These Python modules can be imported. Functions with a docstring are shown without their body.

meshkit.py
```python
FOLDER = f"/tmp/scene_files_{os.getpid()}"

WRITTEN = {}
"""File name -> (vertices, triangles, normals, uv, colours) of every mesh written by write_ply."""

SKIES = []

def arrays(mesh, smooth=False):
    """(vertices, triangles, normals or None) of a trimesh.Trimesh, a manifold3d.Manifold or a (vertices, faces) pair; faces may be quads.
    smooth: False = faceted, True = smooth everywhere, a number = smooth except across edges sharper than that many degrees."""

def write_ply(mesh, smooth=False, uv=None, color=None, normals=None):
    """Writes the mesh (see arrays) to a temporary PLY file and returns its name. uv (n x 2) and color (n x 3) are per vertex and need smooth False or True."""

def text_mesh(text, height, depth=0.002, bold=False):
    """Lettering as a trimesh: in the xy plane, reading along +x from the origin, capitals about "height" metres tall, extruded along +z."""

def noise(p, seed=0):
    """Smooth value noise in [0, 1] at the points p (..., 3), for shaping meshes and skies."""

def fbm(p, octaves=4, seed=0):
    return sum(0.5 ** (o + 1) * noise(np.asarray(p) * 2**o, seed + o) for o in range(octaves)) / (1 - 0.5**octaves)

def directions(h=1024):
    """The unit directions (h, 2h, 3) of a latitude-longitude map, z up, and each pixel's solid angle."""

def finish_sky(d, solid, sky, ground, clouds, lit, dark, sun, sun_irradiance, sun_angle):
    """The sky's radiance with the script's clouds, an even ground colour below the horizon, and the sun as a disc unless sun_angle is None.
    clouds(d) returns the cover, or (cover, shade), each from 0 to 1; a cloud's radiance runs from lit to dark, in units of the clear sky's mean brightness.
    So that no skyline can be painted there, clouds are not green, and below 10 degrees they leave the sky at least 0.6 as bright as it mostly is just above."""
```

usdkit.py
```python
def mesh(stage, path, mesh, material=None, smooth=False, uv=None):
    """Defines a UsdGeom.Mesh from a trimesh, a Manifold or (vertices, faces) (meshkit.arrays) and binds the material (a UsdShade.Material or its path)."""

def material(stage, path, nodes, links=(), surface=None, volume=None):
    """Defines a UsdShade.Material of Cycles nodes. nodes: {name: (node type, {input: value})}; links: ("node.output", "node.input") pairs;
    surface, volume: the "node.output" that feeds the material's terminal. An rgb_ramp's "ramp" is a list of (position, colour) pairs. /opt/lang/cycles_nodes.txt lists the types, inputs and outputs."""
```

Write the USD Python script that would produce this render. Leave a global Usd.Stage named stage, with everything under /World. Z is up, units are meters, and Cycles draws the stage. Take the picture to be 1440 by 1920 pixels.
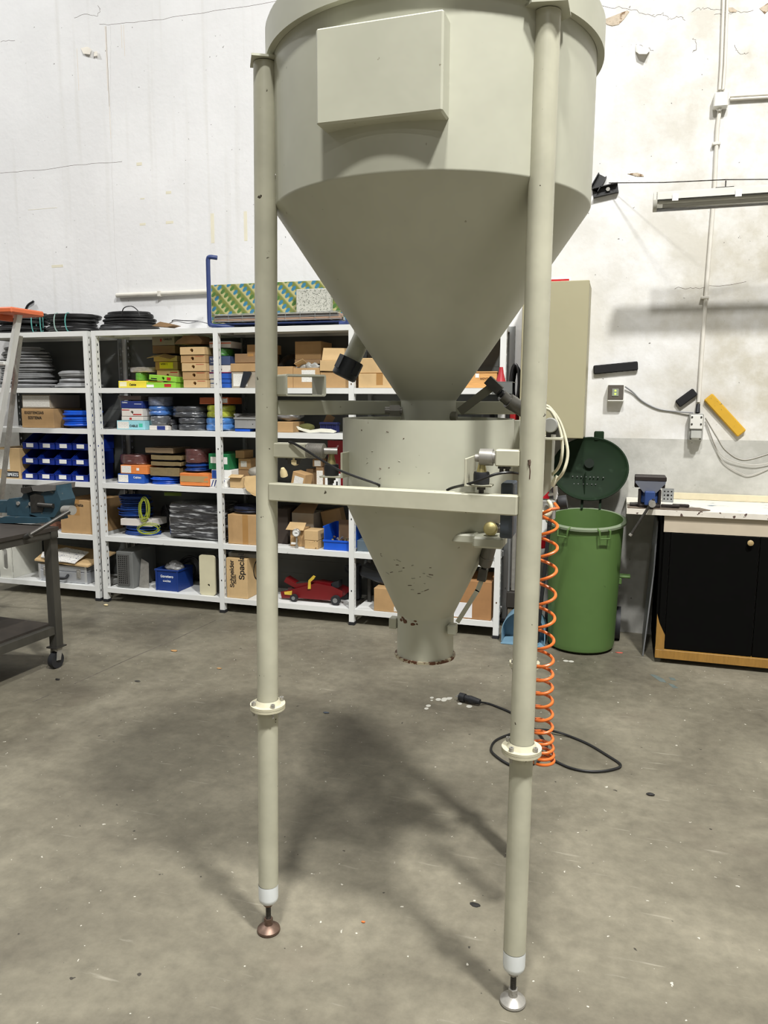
import math, random, numpy as np, trimesh, usdkit, meshkit, manifold3d
from shapely.geometry import Polygon, box as sbox, Point
from pxr import Usd, UsdGeom, UsdLux, Gf, Sdf
stage = Usd.Stage.CreateInMemory()
UsdGeom.SetStageUpAxis(stage, UsdGeom.Tokens.z); UsdGeom.SetStageMetersPerUnit(stage, 1.0)
UsdGeom.Xform.Define(stage, '/World')
R_ = random.Random(7)
V = lambda *a: np.array(a, float)

# ------------------------------------------------------------------ camera
F_PX, PITCH, ROLL, YAW, CAM_H = 1440.0, math.radians(8.3), math.radians(0.3), math.radians(17.0), 1.5
EYE = V(0, 0, CAM_H)
_fw = V(-math.sin(YAW) * math.cos(PITCH), math.cos(YAW) * math.cos(PITCH), -math.sin(PITCH))
_r0 = V(math.cos(YAW), math.sin(YAW), 0); _u0 = np.cross(_r0, _fw)
_rt = math.cos(ROLL) * _r0 + math.sin(ROLL) * _u0
_up = math.cos(ROLL) * _u0 - math.sin(ROLL) * _r0
cam = UsdGeom.Camera.Define(stage, '/World/camera')
cam.CreateHorizontalApertureAttr(36.0); cam.CreateVerticalApertureAttr(48.0)
cam.CreateFocalLengthAttr(36.0 * F_PX / 1440.0); cam.CreateClippingRangeAttr(Gf.Vec2f(0.05, 100))
cam.AddTransformOp().Set(Gf.Matrix4d(*_rt, 0, *_up, 0, *(-_fw), 0, *EYE, 1))
cam.CreateExposureAttr(0.0)

def ray(px, py): return _fw + (px - 720) / F_PX * _rt - (py - 960) / F_PX * _up
def PY(px, py, Y):                      # the point of the place at wall distance Y that the photo shows at this pixel
    d = ray(px, py); return EYE + Y / d[1] * d
def PZ(px, py, z):
    d = ray(px, py); return EYE + (z - CAM_H) / d[2] * d

# ------------------------------------------------------------------ light: the hall's high-bay lamps
LAMPS = [  # x, y, z, power, colour: high-bay lamps under the hall's roof
    (1.80, 0.2, 7.6, 265, (1.0, 0.99, 0.965)),
    (-0.15, -0.9, 7.6, 150, (1.0, 0.99, 0.965)),
    (0.90, -5.5, 7.6, 28, (1.0, 0.99, 0.965)),
    (0.90, -10.0, 7.6, 40, (1.0, 0.99, 0.965)),
    (-7.2, 2.6, 7.6, 85, (0.985, 0.99, 1.0)),
]
def add_lamp(i, x, y, z, p, c):
    l = UsdLux.DiskLight.Define(stage, '/World/lamp_light' + ('' if not i else '_%03d' % i))
    l.CreateRadiusAttr(0.27); l.CreateColorAttr(Gf.Vec3f(*c)); l.CreateIntensityAttr(p); l.CreateNormalizeAttr(True)
    l.AddTranslateOp().Set(Gf.Vec3d(x, y, z))
for i, a in enumerate(LAMPS): add_lamp(i, *a)

# ------------------------------------------------------------------ helpers
def lin(c):
    return tuple((x / 255 / 12.92) if x <= 10.3 else ((x / 255 + 0.055) / 1.055) ** 2.4 for x in c)
_mats = {}; STRETCHED = ('white_label_paper', 'bundle_film', 'newsprint')
def M(name, c, rough=0.5, metal=0.0, var=0.06, sc=12.0, bump=0.0, bs=80.0, coat=0.0, spots=None, spot_at=(0.66, 0.70), spot_sc=40.0, stretch=None, world=False, **kw):
    if name in _mats: return _mats[name]
    col = np.array(lin(c))
    nodes = {'tc': ('texture_coordinate', {}), 'geo': ('geometry', {}),
             'n': ('noise_texture', {'scale': sc, 'detail': 4.0, 'roughness': 0.6}),
             'r': ('rgb_ramp', {'ramp': [(0.3, tuple(np.clip(col * (1 - var), 0, 1))), (0.7, tuple(np.clip(col * (1 + var), 0, 1)))]}),
             'p': ('principled_bsdf', dict({'roughness': rough, 'metallic': metal, 'coat_weight': coat}, **kw))}
    src = 'geo.position' if world else 'tc.object'
    links = [('n.fac', 'r.fac')]
    if stretch:
        nodes['mp'] = ('mapping', {'scale': stretch}); links += [(src, 'mp.vector'), ('mp.vector', 'n.vector')]
    else: links.append((src, 'n.vector'))
    out = 'r.color'
    if spots:
        nodes['n2'] = ('noise_texture', {'scale': spot_sc, 'detail': 3.0, 'roughness': 0.55})
        nodes['r2'] = ('rgb_ramp', {'ramp': [(spot_at[0], (0, 0, 0)), (spot_at[1], (1, 1, 1))]})
        nodes['mx'] = ('mix', {'color2': lin(spots)})
        links += [('mp.vector' if stretch and (name in STRETCHED or name.startswith('wrap')) else src, 'n2.vector'), ('n2.fac', 'r2.fac'), ('r2.color', 'mx.fac'), (out, 'mx.color1')]; out = 'mx.color'
    links.append((out, 'p.base_color'))
    if bump:
        nodes['nb'] = ('noise_texture', {'scale': bs, 'detail': 3.0})
        nodes['b'] = ('bump', {'strength': min(1.0, bump), 'distance': 0.004})
        links += [(src, 'nb.vector'), ('nb.fac', 'b.height'), ('b.normal', 'p.normal')]
    _mats[name] = usdkit.material(stage, '/World/Looks/' + name, nodes, links, surface='p.BSDF')
    return _mats[name]

cat_ = trimesh.util.concatenate
def rotm(axis, deg): return trimesh.transformations.rotation_matrix(math.radians(deg), axis)
def mv(m, loc=(0, 0, 0), rx=0, ry=0, rz=0):
    m = m.copy()
    for ax, a in (((1, 0, 0), rx), ((0, 1, 0), ry), ((0, 0, 1), rz)):
        if a: m.apply_transform(rotm(ax, a))
    m.apply_translation(loc); return m
def cham(sx, sy, sz, b=0.002):
    b = min(b, sx * .45, sy * .45, sz * .45); P = []
    for i in (-1, 1):
        for j in (-1, 1):
            for k in (-1, 1):
                x, y, z = sx / 2, sy / 2, sz / 2
                P += [(i * x, j * (y - b), k * (z - b)), (i * (x - b), j * y, k * (z - b)), (i * (x - b), j * (y - b), k * z)]
    return trimesh.convex.convex_hull(np.array(P))
def bx(x0, x1, y0, y1, z0, z1, b=0.0015):
    if b <= 0:
        m = trimesh.creation.box((abs(x1 - x0), abs(y1 - y0), abs(z1 - z0)))
    else: m = cham(abs(x1 - x0), abs(y1 - y0), abs(z1 - z0), b)
    m.apply_translation(((x0 + x1) / 2, (y0 + y1) / 2, (z0 + z1) / 2)); return m
def hull(*pts): return trimesh.convex.convex_hull(np.array(pts, float))
def frame(d):
    d = d / np.linalg.norm(d); a = V(0, 0, 1) if abs(d[2]) < .9 else V(1, 0, 0)
    u = np.cross(d, a); u /= np.linalg.norm(u); return d, u, np.cross(d, u)
def cyl(p0, p1, r, n=24, r2=None):
    p0, p1 = np.array(p0, float), np.array(p1, float); r2 = r if r2 is None else r2
    d, u, v = frame(p1 - p0); a = np.linspace(0, 2 * np.pi, n, endpoint=False)
    c = np.cos(a)[:, None] * u + np.sin(a)[:, None] * v
    P = np.vstack([p0 + r * c, p1 + r2 * c, [p0], [p1]]); F = []
    for i in range(n):
        j = (i + 1) % n
        F += [(i, j, n + j), (i, n + j, n + i), (2 * n, j, i), (2 * n + 1, n + i, n + j)]
    m = trimesh.Trimesh(P, F, process=False); m.fix_normals(); return m
def tube(pts, r, n=8, closed=False):
    P = np.array(pts, float); k = len(P)
    T = np.gradient(P, axis=0)
    if closed: T = np.roll(P, -1, 0) - np.roll(P, 1, 0)
    T /= np.maximum(np.linalg.norm(T, axis=1, keepdims=True), 1e-9)
    _, u, _ = frame(T[0]); a = np.linspace(0, 2 * np.pi, n, endpoint=False); rings = []
    for i in range(k):
        u = u - T[i] * (u @ T[i]); u /= max(np.linalg.norm(u), 1e-9); v = np.cross(T[i], u)
        rr = r[i] if np.ndim(r) else r
        rings.append(P[i] + rr * (np.cos(a)[:, None] * u + np.sin(a)[:, None] * v))
    W = np.vstack(rings); F = []
    for i in range(k if closed else k - 1):
        for j in range(n):
            a0, a1 = i * n + j, i * n + (j + 1) % n; b0, b1 = ((i + 1) % k) * n + j, ((i + 1) % k) * n + (j + 1) % n
            F += [(a0, a1, b1), (a0, b1, b0)]
    if not closed:
        W = np.vstack([W, P[0], P[-1]]); c0, c1 = len(W) - 2, len(W) - 1
        for j in range(n):
            F += [(c0, (j + 1) % n, j), (c1, (k - 1) * n + j, (k - 1) * n + (j + 1) % n)]
    return trimesh.Trimesh(W, F, process=False)
def spline(pts, n=8):
    P = np.array(pts, float); out = []
    Q = np.vstack([2 * P[0] - P[1], P, 2 * P[-1] - P[-2]])
    for i in range(1, len(Q) - 2):
        for t in np.linspace(0, 1, n, endpoint=False):
            a, b, c, d = Q[i - 1], Q[i], Q[i + 1], Q[i + 2]
            out.append(.5 * (2 * b + (c - a) * t + (2 * a - 5 * b + 4 * c - d) * t * t + (3 * b - a - 3 * c + d) * t ** 3))
    out.append(P[-1]); return np.array(out)
def lathe(prof, c=(0, 0, 0), n=64, closed=False):
    pr = list(prof); k = len(pr); a = np.linspace(0, 2 * np.pi, n, endpoint=False)
    W = np.vstack([np.c_[max(r, 1e-5) * np.cos(a), max(r, 1e-5) * np.sin(a), np.full(n, z)] for r, z in pr]); F = []
    for i in range(k if closed else k - 1):
        for j in range(n):
            a0, a1 = i * n + j, i * n + (j + 1) % n; b0, b1 = ((i + 1) % k) * n + j, ((i + 1) % k) * n + (j + 1) % n
            F += [(a0, a1, b1), (a0, b1, b0)]
    m = trimesh.Trimesh(W, F, process=False)
    if m.volume < 0: m.invert()
    m.apply_translation(c); return m
def prism(poly, h):
    return trimesh.creation.extrude_polygon(poly if hasattr(poly, 'exterior') else Polygon(poly), h, engine='earcut')
def prism_xz(poly, y0, y1):             # polygon in x,z extruded along y
    m = prism(poly, y1 - y0); m.apply_transform(np.array([[1, 0, 0, 0], [0, 0, -1, y1], [0, 1, 0, 0], [0, 0, 0, 1]], float)); return m
def prism_yz(poly, x0, x1):
    m = prism(poly, x1 - x0); m.apply_transform(np.array([[0, 0, 1, x0], [1, 0, 0, 0], [0, 1, 0, 0], [0, 0, 0, 1]], float)); return m
def text(s, h, loc, up=False, bold=True, flip=False, th=0.0006):   # lettering on a face that looks along -y
    m = meshkit.text_mesh(s, h, th, bold)
    if up: m.apply_transform(rotm((0, 0, 1), 90))
    if flip: m.apply_transform(rotm((0, 0, 1), 180))
    m.apply_transform(rotm((1, 0, 0), 90)); m.apply_translation(loc); return m
def to_mani(m):
    m = m.copy(); m.merge_vertices()
    return manifold3d.Manifold(manifold3d.Mesh(vert_properties=np.asarray(m.vertices, np.float32), tri_verts=np.asarray(m.faces, np.uint32)))
def cut(a, *bs):
    A = to_mani(a)
    for b in bs: A = A - to_mani(b)
    q = A.to_mesh(); return trimesh.Trimesh(q.vert_properties[:, :3], q.tri_verts, process=False)
def rough_up(m, amp, sc, seed=0):
    m = m.copy(); v = m.vertices; n = m.vertex_normals
    m.vertices = v + n * ((meshkit.fbm(v * sc + 50, 3, seed) - .5) * 2 * amp)[:, None]; return m

# ---- things, parts
_used = {}
def numbered(parent, name):
    k = (parent, name); i = _used.get(k, 0); _used[k] = i + 1
    return name if i == 0 else '%s_%03d' % (name, i)
class Node:
    def __init__(s, path, inv, prim): s.path, s.inv, s.prim = path, inv, prim
def tag(prim, label=None, cat=None, group=None, kind=None):
    for k, v in (('label', label), ('category', cat), ('group', group), ('kind', kind)):
        if v: prim.SetCustomDataByKey(k, v)
def place(prim_geom, loc, rot):
    prim_geom.AddTranslateOp().Set(Gf.Vec3d(*map(float, loc)))
    if any(rot): prim_geom.AddRotateXYZOp().Set(Gf.Vec3f(*map(float, rot)))
def pose(loc, rot):
    Mx = np.eye(4)
    for ax, a in (((1, 0, 0), rot[0]), ((0, 1, 0), rot[1]), ((0, 0, 1), rot[2])): Mx = rotm(ax, a) @ Mx
    T = np.eye(4); T[:3, 3] = loc; return T @ Mx
def thing(name, label, cat, loc=(0, 0, 0), rot=(0, 0, 0), group=None, local=False, kind=None):
    p = '/World/' + numbered('/World', name); x = UsdGeom.Xform.Define(stage, p); place(x, loc, rot)
    tag(x.GetPrim(), label, cat, group, kind)
    return Node(p, None if local else np.linalg.inv(pose(loc, rot)), x.GetPrim())
def part(parent, name, mesh, mat, smooth=35, label=None, kind=None):
    p = parent.path + '/' + numbered(parent.path, name)
    mesh = mesh.copy()
    if parent.inv is not None: mesh.apply_transform(parent.inv)
    g = usdkit.mesh(stage, p, mesh, mat, smooth=smooth)
    if label: tag(g.GetPrim(), label)
    if kind: tag(g.GetPrim(), kind=kind)
    return Node(p, parent.inv, g.GetPrim())
def single(name, mesh, mat, label=None, cat=None, group=None, smooth=35, kind=None):
    b = mesh.bounds; loc = V((b[0][0] + b[1][0]) / 2, (b[0][1] + b[1][1]) / 2, b[0][2])
    p = '/World/' + numbered('/World', name); mesh = mesh.copy(); mesh.apply_translation(-loc)
    g = usdkit.mesh(stage, p, mesh, mat, smooth=smooth); place(UsdGeom.Xformable(g), loc, (0, 0, 0))
    tag(g.GetPrim(), label, cat, group, kind)
    inv = np.eye(4); inv[:3, 3] = -loc
    return Node(p, inv, g.GetPrim())

# ------------------------------------------------------------------ materials
PAINT = M('machine_paint', (180, 180, 163), 0.40, var=0.06, sc=6, spots=(140, 136, 118), spot_at=(0.735, 0.77), spot_sc=55, bump=0.05, bs=30)
PAINT_LEG = M('leg_paint', (182, 180, 160), 0.38, var=0.10, sc=9, spots=(70, 64, 52), spot_at=(0.725, 0.74), spot_sc=46, stretch=None, bump=0.05, bs=30)
WHITE_CAP = M('white_end_paint', (222, 226, 226), 0.4, var=0.03)
RUST = M('rust', (92, 60, 38), 0.8, var=0.4, sc=80)
STEEL = M('steel', (160, 157, 150), 0.38, 0.45, var=0.15, sc=30)
STEEL_DK = M('dark_steel', (78, 76, 72), 0.45, 0.7, var=0.25, sc=25)
STEEL_BR = M('brown_steel', (112, 92, 80), 0.45, 0.75, var=0.25, sc=40)
ZINC = M('yellow_zinc', (176, 164, 112), 0.4, 0.6, var=0.12)
RUBBER = M('black_rubber', (32, 33, 36), 0.6, var=0.15)
BLACKPL = M('black_plastic', (38, 42, 48), 0.42, var=0.1)
CABLE = M('black_cable', (26, 26, 27), 0.42, var=0.2)
WIRE_GY = M('grey_cable', (128, 129, 130), 0.4, var=0.2)
WIRE_LG = M('light_grey_cable', (150, 151, 152), 0.4, var=0.12)
WIRE_BL = M('blue_cable', (18, 84, 198), 0.35, var=0.15)
WIRE_NV = M('navy_blue_cable', (24, 62, 132), 0.42, var=0.2)
WIRE_YG = M('green_yellow_cable', (150, 160, 50), 0.4, var=0.2)
ORANGE = M('orange_hose', (206, 104, 42), 0.35, var=0.06)
HOSE_W = M('cream_hose', (222, 218, 192), 0.4, var=0.05)
GREYPL = M('grey_plastic', (150, 150, 145), 0.45, var=0.06)
BLUEGREY = M('blue_grey_paint', (74, 82, 92), 0.5, var=0.06)
SHELF = M('white_shelf_enamel', (222, 223, 220), 0.42, var=0.04, sc=5, spots=(170, 168, 160), spot_at=(0.72, 0.78), spot_sc=18)
GALV = M('galvanised_steel', (150, 152, 152), 0.45, 0.6, var=0.2, sc=8, stretch=(1, 1, .15))
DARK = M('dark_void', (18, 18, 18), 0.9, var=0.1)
CARD = M('cardboard', (176, 142, 98), 0.8, var=0.09, sc=10, bump=0.1, bs=120)
CARD_L = M('pale_cardboard', (198, 168, 122), 0.8, var=0.08, sc=10, bump=0.1, bs=120)
CARD_D = M('dark_cardboard', (138, 110, 78), 0.85, var=0.1, sc=10, bump=0.1, bs=120)
CARD_G = M('grey_cardboard', (158, 148, 132), 0.85, var=0.08, sc=10)
TAPE = M('parcel_tape', (168, 128, 78), 0.25, var=0.06)
PAPER = M('white_label_paper', (226, 224, 216), 0.7, var=0.04, sc=60, spots=(130, 130, 132), spot_at=(0.58, 0.62), spot_sc=300, stretch=(1, 1, 3))
PAPERW = M('plain_white_paper', (230, 230, 226), 0.7, var=0.03)
INK = M('black_ink', (24, 22, 20), 0.7, var=0.1)
INK_R = M('red_ink', (176, 40, 36), 0.6, var=0.1)
INK_W = M('white_ink', (226, 230, 232), 0.6, var=0.03)
YELLOW_LB = M('yellow_label', (232, 220, 36), 0.6, var=0.04)
FILM = M('stretch_film', (196, 200, 204), 0.12, var=0.3, sc=20, bump=0.8, bs=60, coat=1.0)

# ------------------------------------------------------------------ the room
WALL_Y = 5.13
def wall_material():
    n = {'g': ('geometry', {}), 'sx': ('separate_xyz', {}),
         'big': ('noise_texture', {'scale': 0.9, 'detail': 5.0, 'roughness': 0.6}),
         'rb': ('rgb_ramp', {'ramp': [(0.38, lin((224, 224, 224))), (0.62, lin((235, 235, 235)))]}),
         # yellowed patches to the right of the hopper and near the top
         'xm': ('map_range', {'from_min': -1.2, 'from_max': 0.8, 'to_min': 0.0, 'to_max': 1.0, 'clamp': True}),
         'dn': ('noise_texture', {'scale': 2.6, 'detail': 6.0, 'roughness': 0.65}),
         'dr': ('rgb_ramp', {'ramp': [(0.30, (0, 0, 0)), (0.62, (1, 1, 1))]}),
         'dm': ('math', {'math_type': 'multiply'}), 'dm2': ('math', {'math_type': 'multiply', 'value2': 0.8}),
         'mixd': ('mix', {'color2': lin((176, 169, 148))}),
         # vertical run marks
         'mps': ('mapping', {'scale': (14.0, 1.0, 0.5)}), 'sn': ('noise_texture', {'scale': 1.0, 'detail': 3.0}),
         'sr': ('rgb_ramp', {'ramp': [(0.56, (0, 0, 0)), (0.75, (0.28, 0.28, 0.28))]}),
         'mixs': ('mix', {'color2': lin((196, 193, 184))}),
         # grey dado
         'zd': ('math', {'math_type': 'less_than', 'value2': 1.268}),
         'gn': ('noise_texture', {'scale': 4.0, 'detail': 6.0, 'roughness': 0.65}),
         'gr': ('rgb_ramp', {'ramp': [(0.34, lin((166, 165, 158))), (0.66, lin((196, 195, 189)))]}),
         'mixg': ('mix', {}),
         # small dark pits
         'pn': ('noise_texture', {'scale': 38.0, 'detail': 2.0}),
         'pr': ('rgb_ramp', {'ramp': [(0.735, (0, 0, 0)), (0.75, (0.8, 0.8, 0.8))]}),
         'mixp': ('mix', {'color2': lin((96, 92, 86))}),
         'bn': ('noise_texture', {'scale': 26.0, 'detail': 5.0}), 'b': ('bump', {'strength': 0.18, 'distance': 0.01}),
         'p': ('principled_bsdf', {'roughness': 0.75})}
    l = [('g.position', 'sx.vector'), ('g.position', 'big.vector'), ('big.fac', 'rb.fac'),
         ('sx.x', 'xm.value'), ('g.position', 'dn.vector'), ('dn.fac', 'dr.fac'), ('dr.color', 'dm.value1'), ('xm.result', 'dm.value2'), ('dm.value', 'dm2.value1'),
         ('dm2.value', 'mixd.fac'), ('rb.color', 'mixd.color1'),
         ('g.position', 'mps.vector'), ('mps.vector', 'sn.vector'), ('sn.fac', 'sr.fac'), ('sr.color', 'mixs.fac'), ('mixd.color', 'mixs.color1'),
         ('sx.z', 'zd.value1'), ('g.position', 'gn.vector'), ('gn.fac', 'gr.fac'), ('zd.value', 'mixg.fac'), ('mixs.color', 'mixg.color1'), ('gr.color', 'mixg.color2'),
         ('g.position', 'pn.vector'), ('pn.fac', 'pr.fac'), ('pr.color', 'mixp.fac'), ('mixg.color', 'mixp.color1'), ('mixp.color', 'p.base_color'),
         ('g.position', 'bn.vector'), ('bn.fac', 'b.height'), ('b.normal', 'p.normal')]
    return usdkit.material(stage, '/World/Looks/wall_plaster', n, l, surface='p.BSDF')
def floor_material():
    n = {'g': ('geometry', {}),
         'a': ('noise_texture', {'scale': 1.3, 'detail': 7.0, 'roughness': 0.62, 'distortion': 0.4}),
         'ar': ('rgb_ramp', {'ramp': [(0.30, lin((92, 87, 75))), (0.50, lin((116, 111, 96))), (0.72, lin((140, 134, 117)))]}),
         'f': ('noise_texture', {'scale': 16.0, 'detail': 6.0, 'roughness': 0.7}),
         'fr': ('rgb_ramp', {'ramp': [(0.3, (0.70, 0.70, 0.70)), (0.7, (1.18, 1.18, 1.18))]}), 'mf': ('mix', {'mix_type': 'multiply', 'fac': 0.75}),
         'st': ('noise_texture', {'scale': 2.1, 'detail': 4.0, 'roughness': 0.55}),
         'sr': ('rgb_ramp', {'ramp': [(0.60, (0, 0, 0)), (0.74, (0.55, 0.55, 0.55))]}), 'ms': ('mix', {'color2': lin((98, 90, 78))}),
         'sp': ('noise_texture', {'scale': 44.0, 'detail': 2.0}),
         'spr': ('rgb_ramp', {'ramp': [(0.725, (0, 0, 0)), (0.745, (0.75, 0.75, 0.75))]}), 'msp': ('mix', {'color2': lin((206, 202, 190))}),
         'dk': ('noise_texture', {'scale': 31.0, 'detail': 2.0}), 'mpd': ('mapping', {'location': (7.0, 3.0, 0.0)}),
         'dkr': ('rgb_ramp', {'ramp': [(0.745, (0, 0, 0)), (0.76, (0.85, 0.85, 0.85))]}), 'mdk': ('mix', {'color2': lin((44, 40, 36))}),
         'mpsx': ('mapping', {'scale': (3.0, 26.0, 1.0), 'rotation': (0, 0, 0.5)}), 'sc': ('noise_texture', {'scale': 1.6, 'detail': 5.0}),
         'scr': ('rgb_ramp', {'ramp': [(0.66, (0, 0, 0)), (0.76, (0.4, 0.4, 0.4))]}), 'msc': ('mix', {'color2': lin((176, 171, 156))}),
         'rg': ('rgb_ramp', {'ramp': [(0.3, (0.42, 0.42, 0.42)), (0.7, (0.62, 0.62, 0.62))]}),
         'b': ('bump', {'strength': 0.12, 'distance': 0.004}), 'p': ('principled_bsdf', {'specular_ior_level': 0.35})}
    l = [('g.position', x + '.vector') for x in ('a', 'f', 'st', 'sp', 'mpd', 'mpsx')]
    l += [('mpd.vector', 'dk.vector'), ('mpsx.vector', 'sc.vector'), ('a.fac', 'ar.fac'), ('f.fac', 'fr.fac'), ('ar.color', 'mf.color1'), ('fr.color', 'mf.color2'),
          ('st.fac', 'sr.fac'), ('sr.color', 'ms.fac'), ('mf.color', 'ms.color1'), ('sc.fac', 'scr.fac'), ('scr.color', 'msc.fac'), ('ms.color', 'msc.color1'),
          ('sp.fac', 'spr.fac'), ('spr.color', 'msp.fac'), ('msc.color', 'msp.color1'), ('dk.fac', 'dkr.fac'), ('dkr.color', 'mdk.fac'), ('msp.color', 'mdk.color1'),
          ('mdk.color', 'p.base_color'), ('a.fac', 'rg.fac'), ('rg.color', 'p.roughness'), ('f.fac', 'b.height'), ('b.normal', 'p.normal')]
    return usdkit.material(stage, '/World/Looks/concrete_floor', n, l, surface='p.BSDF')
WALLM, FLOORM = wall_material(), floor_material()
PLAIN_WALL = M('hall_wall_paint', (150, 150, 148), 0.8, var=0.03, sc=1)
def struct(name, mesh, mat): return single(name, mesh, mat, kind='structure', smooth=False)
floor = struct('floor', bx(-9, 7, -14, 5.4, -0.2, 0, 0), FLOORM)
wall = struct('wall_back', bx(-9, 7, WALL_Y, WALL_Y + .25, 0.0, 8.4, 0), WALLM)
struct('wall_left', bx(-9.2, -9, -14, 5.4, 0, 8.4, 0), PLAIN_WALL)
struct('wall_right', bx(7, 7.2, -14, 5.4, 0, 8.4, 0), PLAIN_WALL)
struct('wall_front', bx(-9, 7, -14.2, -14, 0, 8.4, 0), PLAIN_WALL)
struct('ceiling', bx(-9.2, 7.2, -14.2, 5.4, 8.4, 8.6, 0), M('ceiling_sheet', (110, 112, 112), 0.7, var=0.04, sc=1))
#MORE
# ------------------------------------------------------------------ shelving
SY0, SY1 = 4.72, 5.12
DECKS = [1.975, 1.575, 1.28, 0.89, 0.497, 0.11]
def post(xr, front=True, holes=True):
    """Slotted angle post: the front (or rear) flange runs left from the corner xr, the side flange runs back from it."""
    w, t, h = 0.036, 0.002, 1.975
    fl = sbox(xr - w, 0.012, xr, h)
    hs = [sbox(xr - .022, z - .006, xr - .014, z + .006) for z in (.235, .72, 1.16, 1.60)]
    for q in hs: fl = fl.difference(q)
    y = SY0 if front else SY1 - t
    a = prism_xz(fl, y, y + t)
    sd = sbox(SY0 + t, 0.012, SY0 + .04, h) if front else sbox(SY1 - .04, 0.012, SY1 - t, h)
    yc = SY0 + .021 if front else SY1 - .021
    for k in range(38):
        z = .07 + k * .05
        sd = sd.difference(Polygon([(yc - .006, z), (yc + .006, z), (yc + .006, z + .012), (yc, z + .022), (yc - .006, z + .012)]))
    return cat_([a, prism_yz(sd, xr - t, xr)])
def foot(xr, front=True):
    y0, y1 = (SY0 - .003, SY0 + .042) if front else (SY1 - .042, SY1 + .003)
    return bx(xr - .039, xr + .003, y0, y1, 0, .022, .002)
def deck(x0, x1, z):
    t, lip = .002, .036
    return cat_([bx(x0, x1, SY0 + .001, SY1 - .003, z - t, z, 0), bx(x0, x1, SY0 + .001, SY0 + .003, z - lip, z - t, 0), bx(x0, x1, SY1 - .005, SY1 - .003, z - lip, z - t, 0),
                 bx(x0, x0 + t, SY0 + .003, SY1 - .005, z - lip, z - t, 0), bx(x1 - t, x1, SY0 + .003, SY1 - .005, z - lip, z - t, 0),
                 bx(x0 + .02, x1 - .02, SY0 + .19, SY0 + .21, z - lip + .004, z - t, 0)])
def shelving(label, xl, xr, own_left):
    t = thing('shelving_unit', label, 'shelving', ((xl + xr) / 2, (SY0 + SY1) / 2, 0), group=None)
    for x in ([xl] if own_left else []) + [xr]:
        for fr in (True, False):
            p = part(t, 'post', post(x, fr), SHELF if fr else GALV, smooth=False, label=None)
            part(p, 'foot_cap', foot(x, fr), RUBBER)
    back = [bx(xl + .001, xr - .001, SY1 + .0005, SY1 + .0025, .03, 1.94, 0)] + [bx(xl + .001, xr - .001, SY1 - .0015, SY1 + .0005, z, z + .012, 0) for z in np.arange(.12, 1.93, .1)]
    part(t, 'added_shade_panel', cat_(back), M('shade_panel_grey', (92, 94, 92), .6, .1, var=.05), smooth=False)  # added ribbed panel; its dark grey stands in for shade inside the shelves
    for z in DECKS:
        part(t, 'shelf', deck(xl + .0005, xr - .0365, z), SHELF, smooth=False)
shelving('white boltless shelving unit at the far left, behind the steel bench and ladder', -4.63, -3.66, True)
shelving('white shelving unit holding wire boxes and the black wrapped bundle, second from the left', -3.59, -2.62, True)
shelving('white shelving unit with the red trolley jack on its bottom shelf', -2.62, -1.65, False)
shelving('white shelving unit at the right end of the row, behind the lower hopper', -1.65, -0.68, False)

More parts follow.
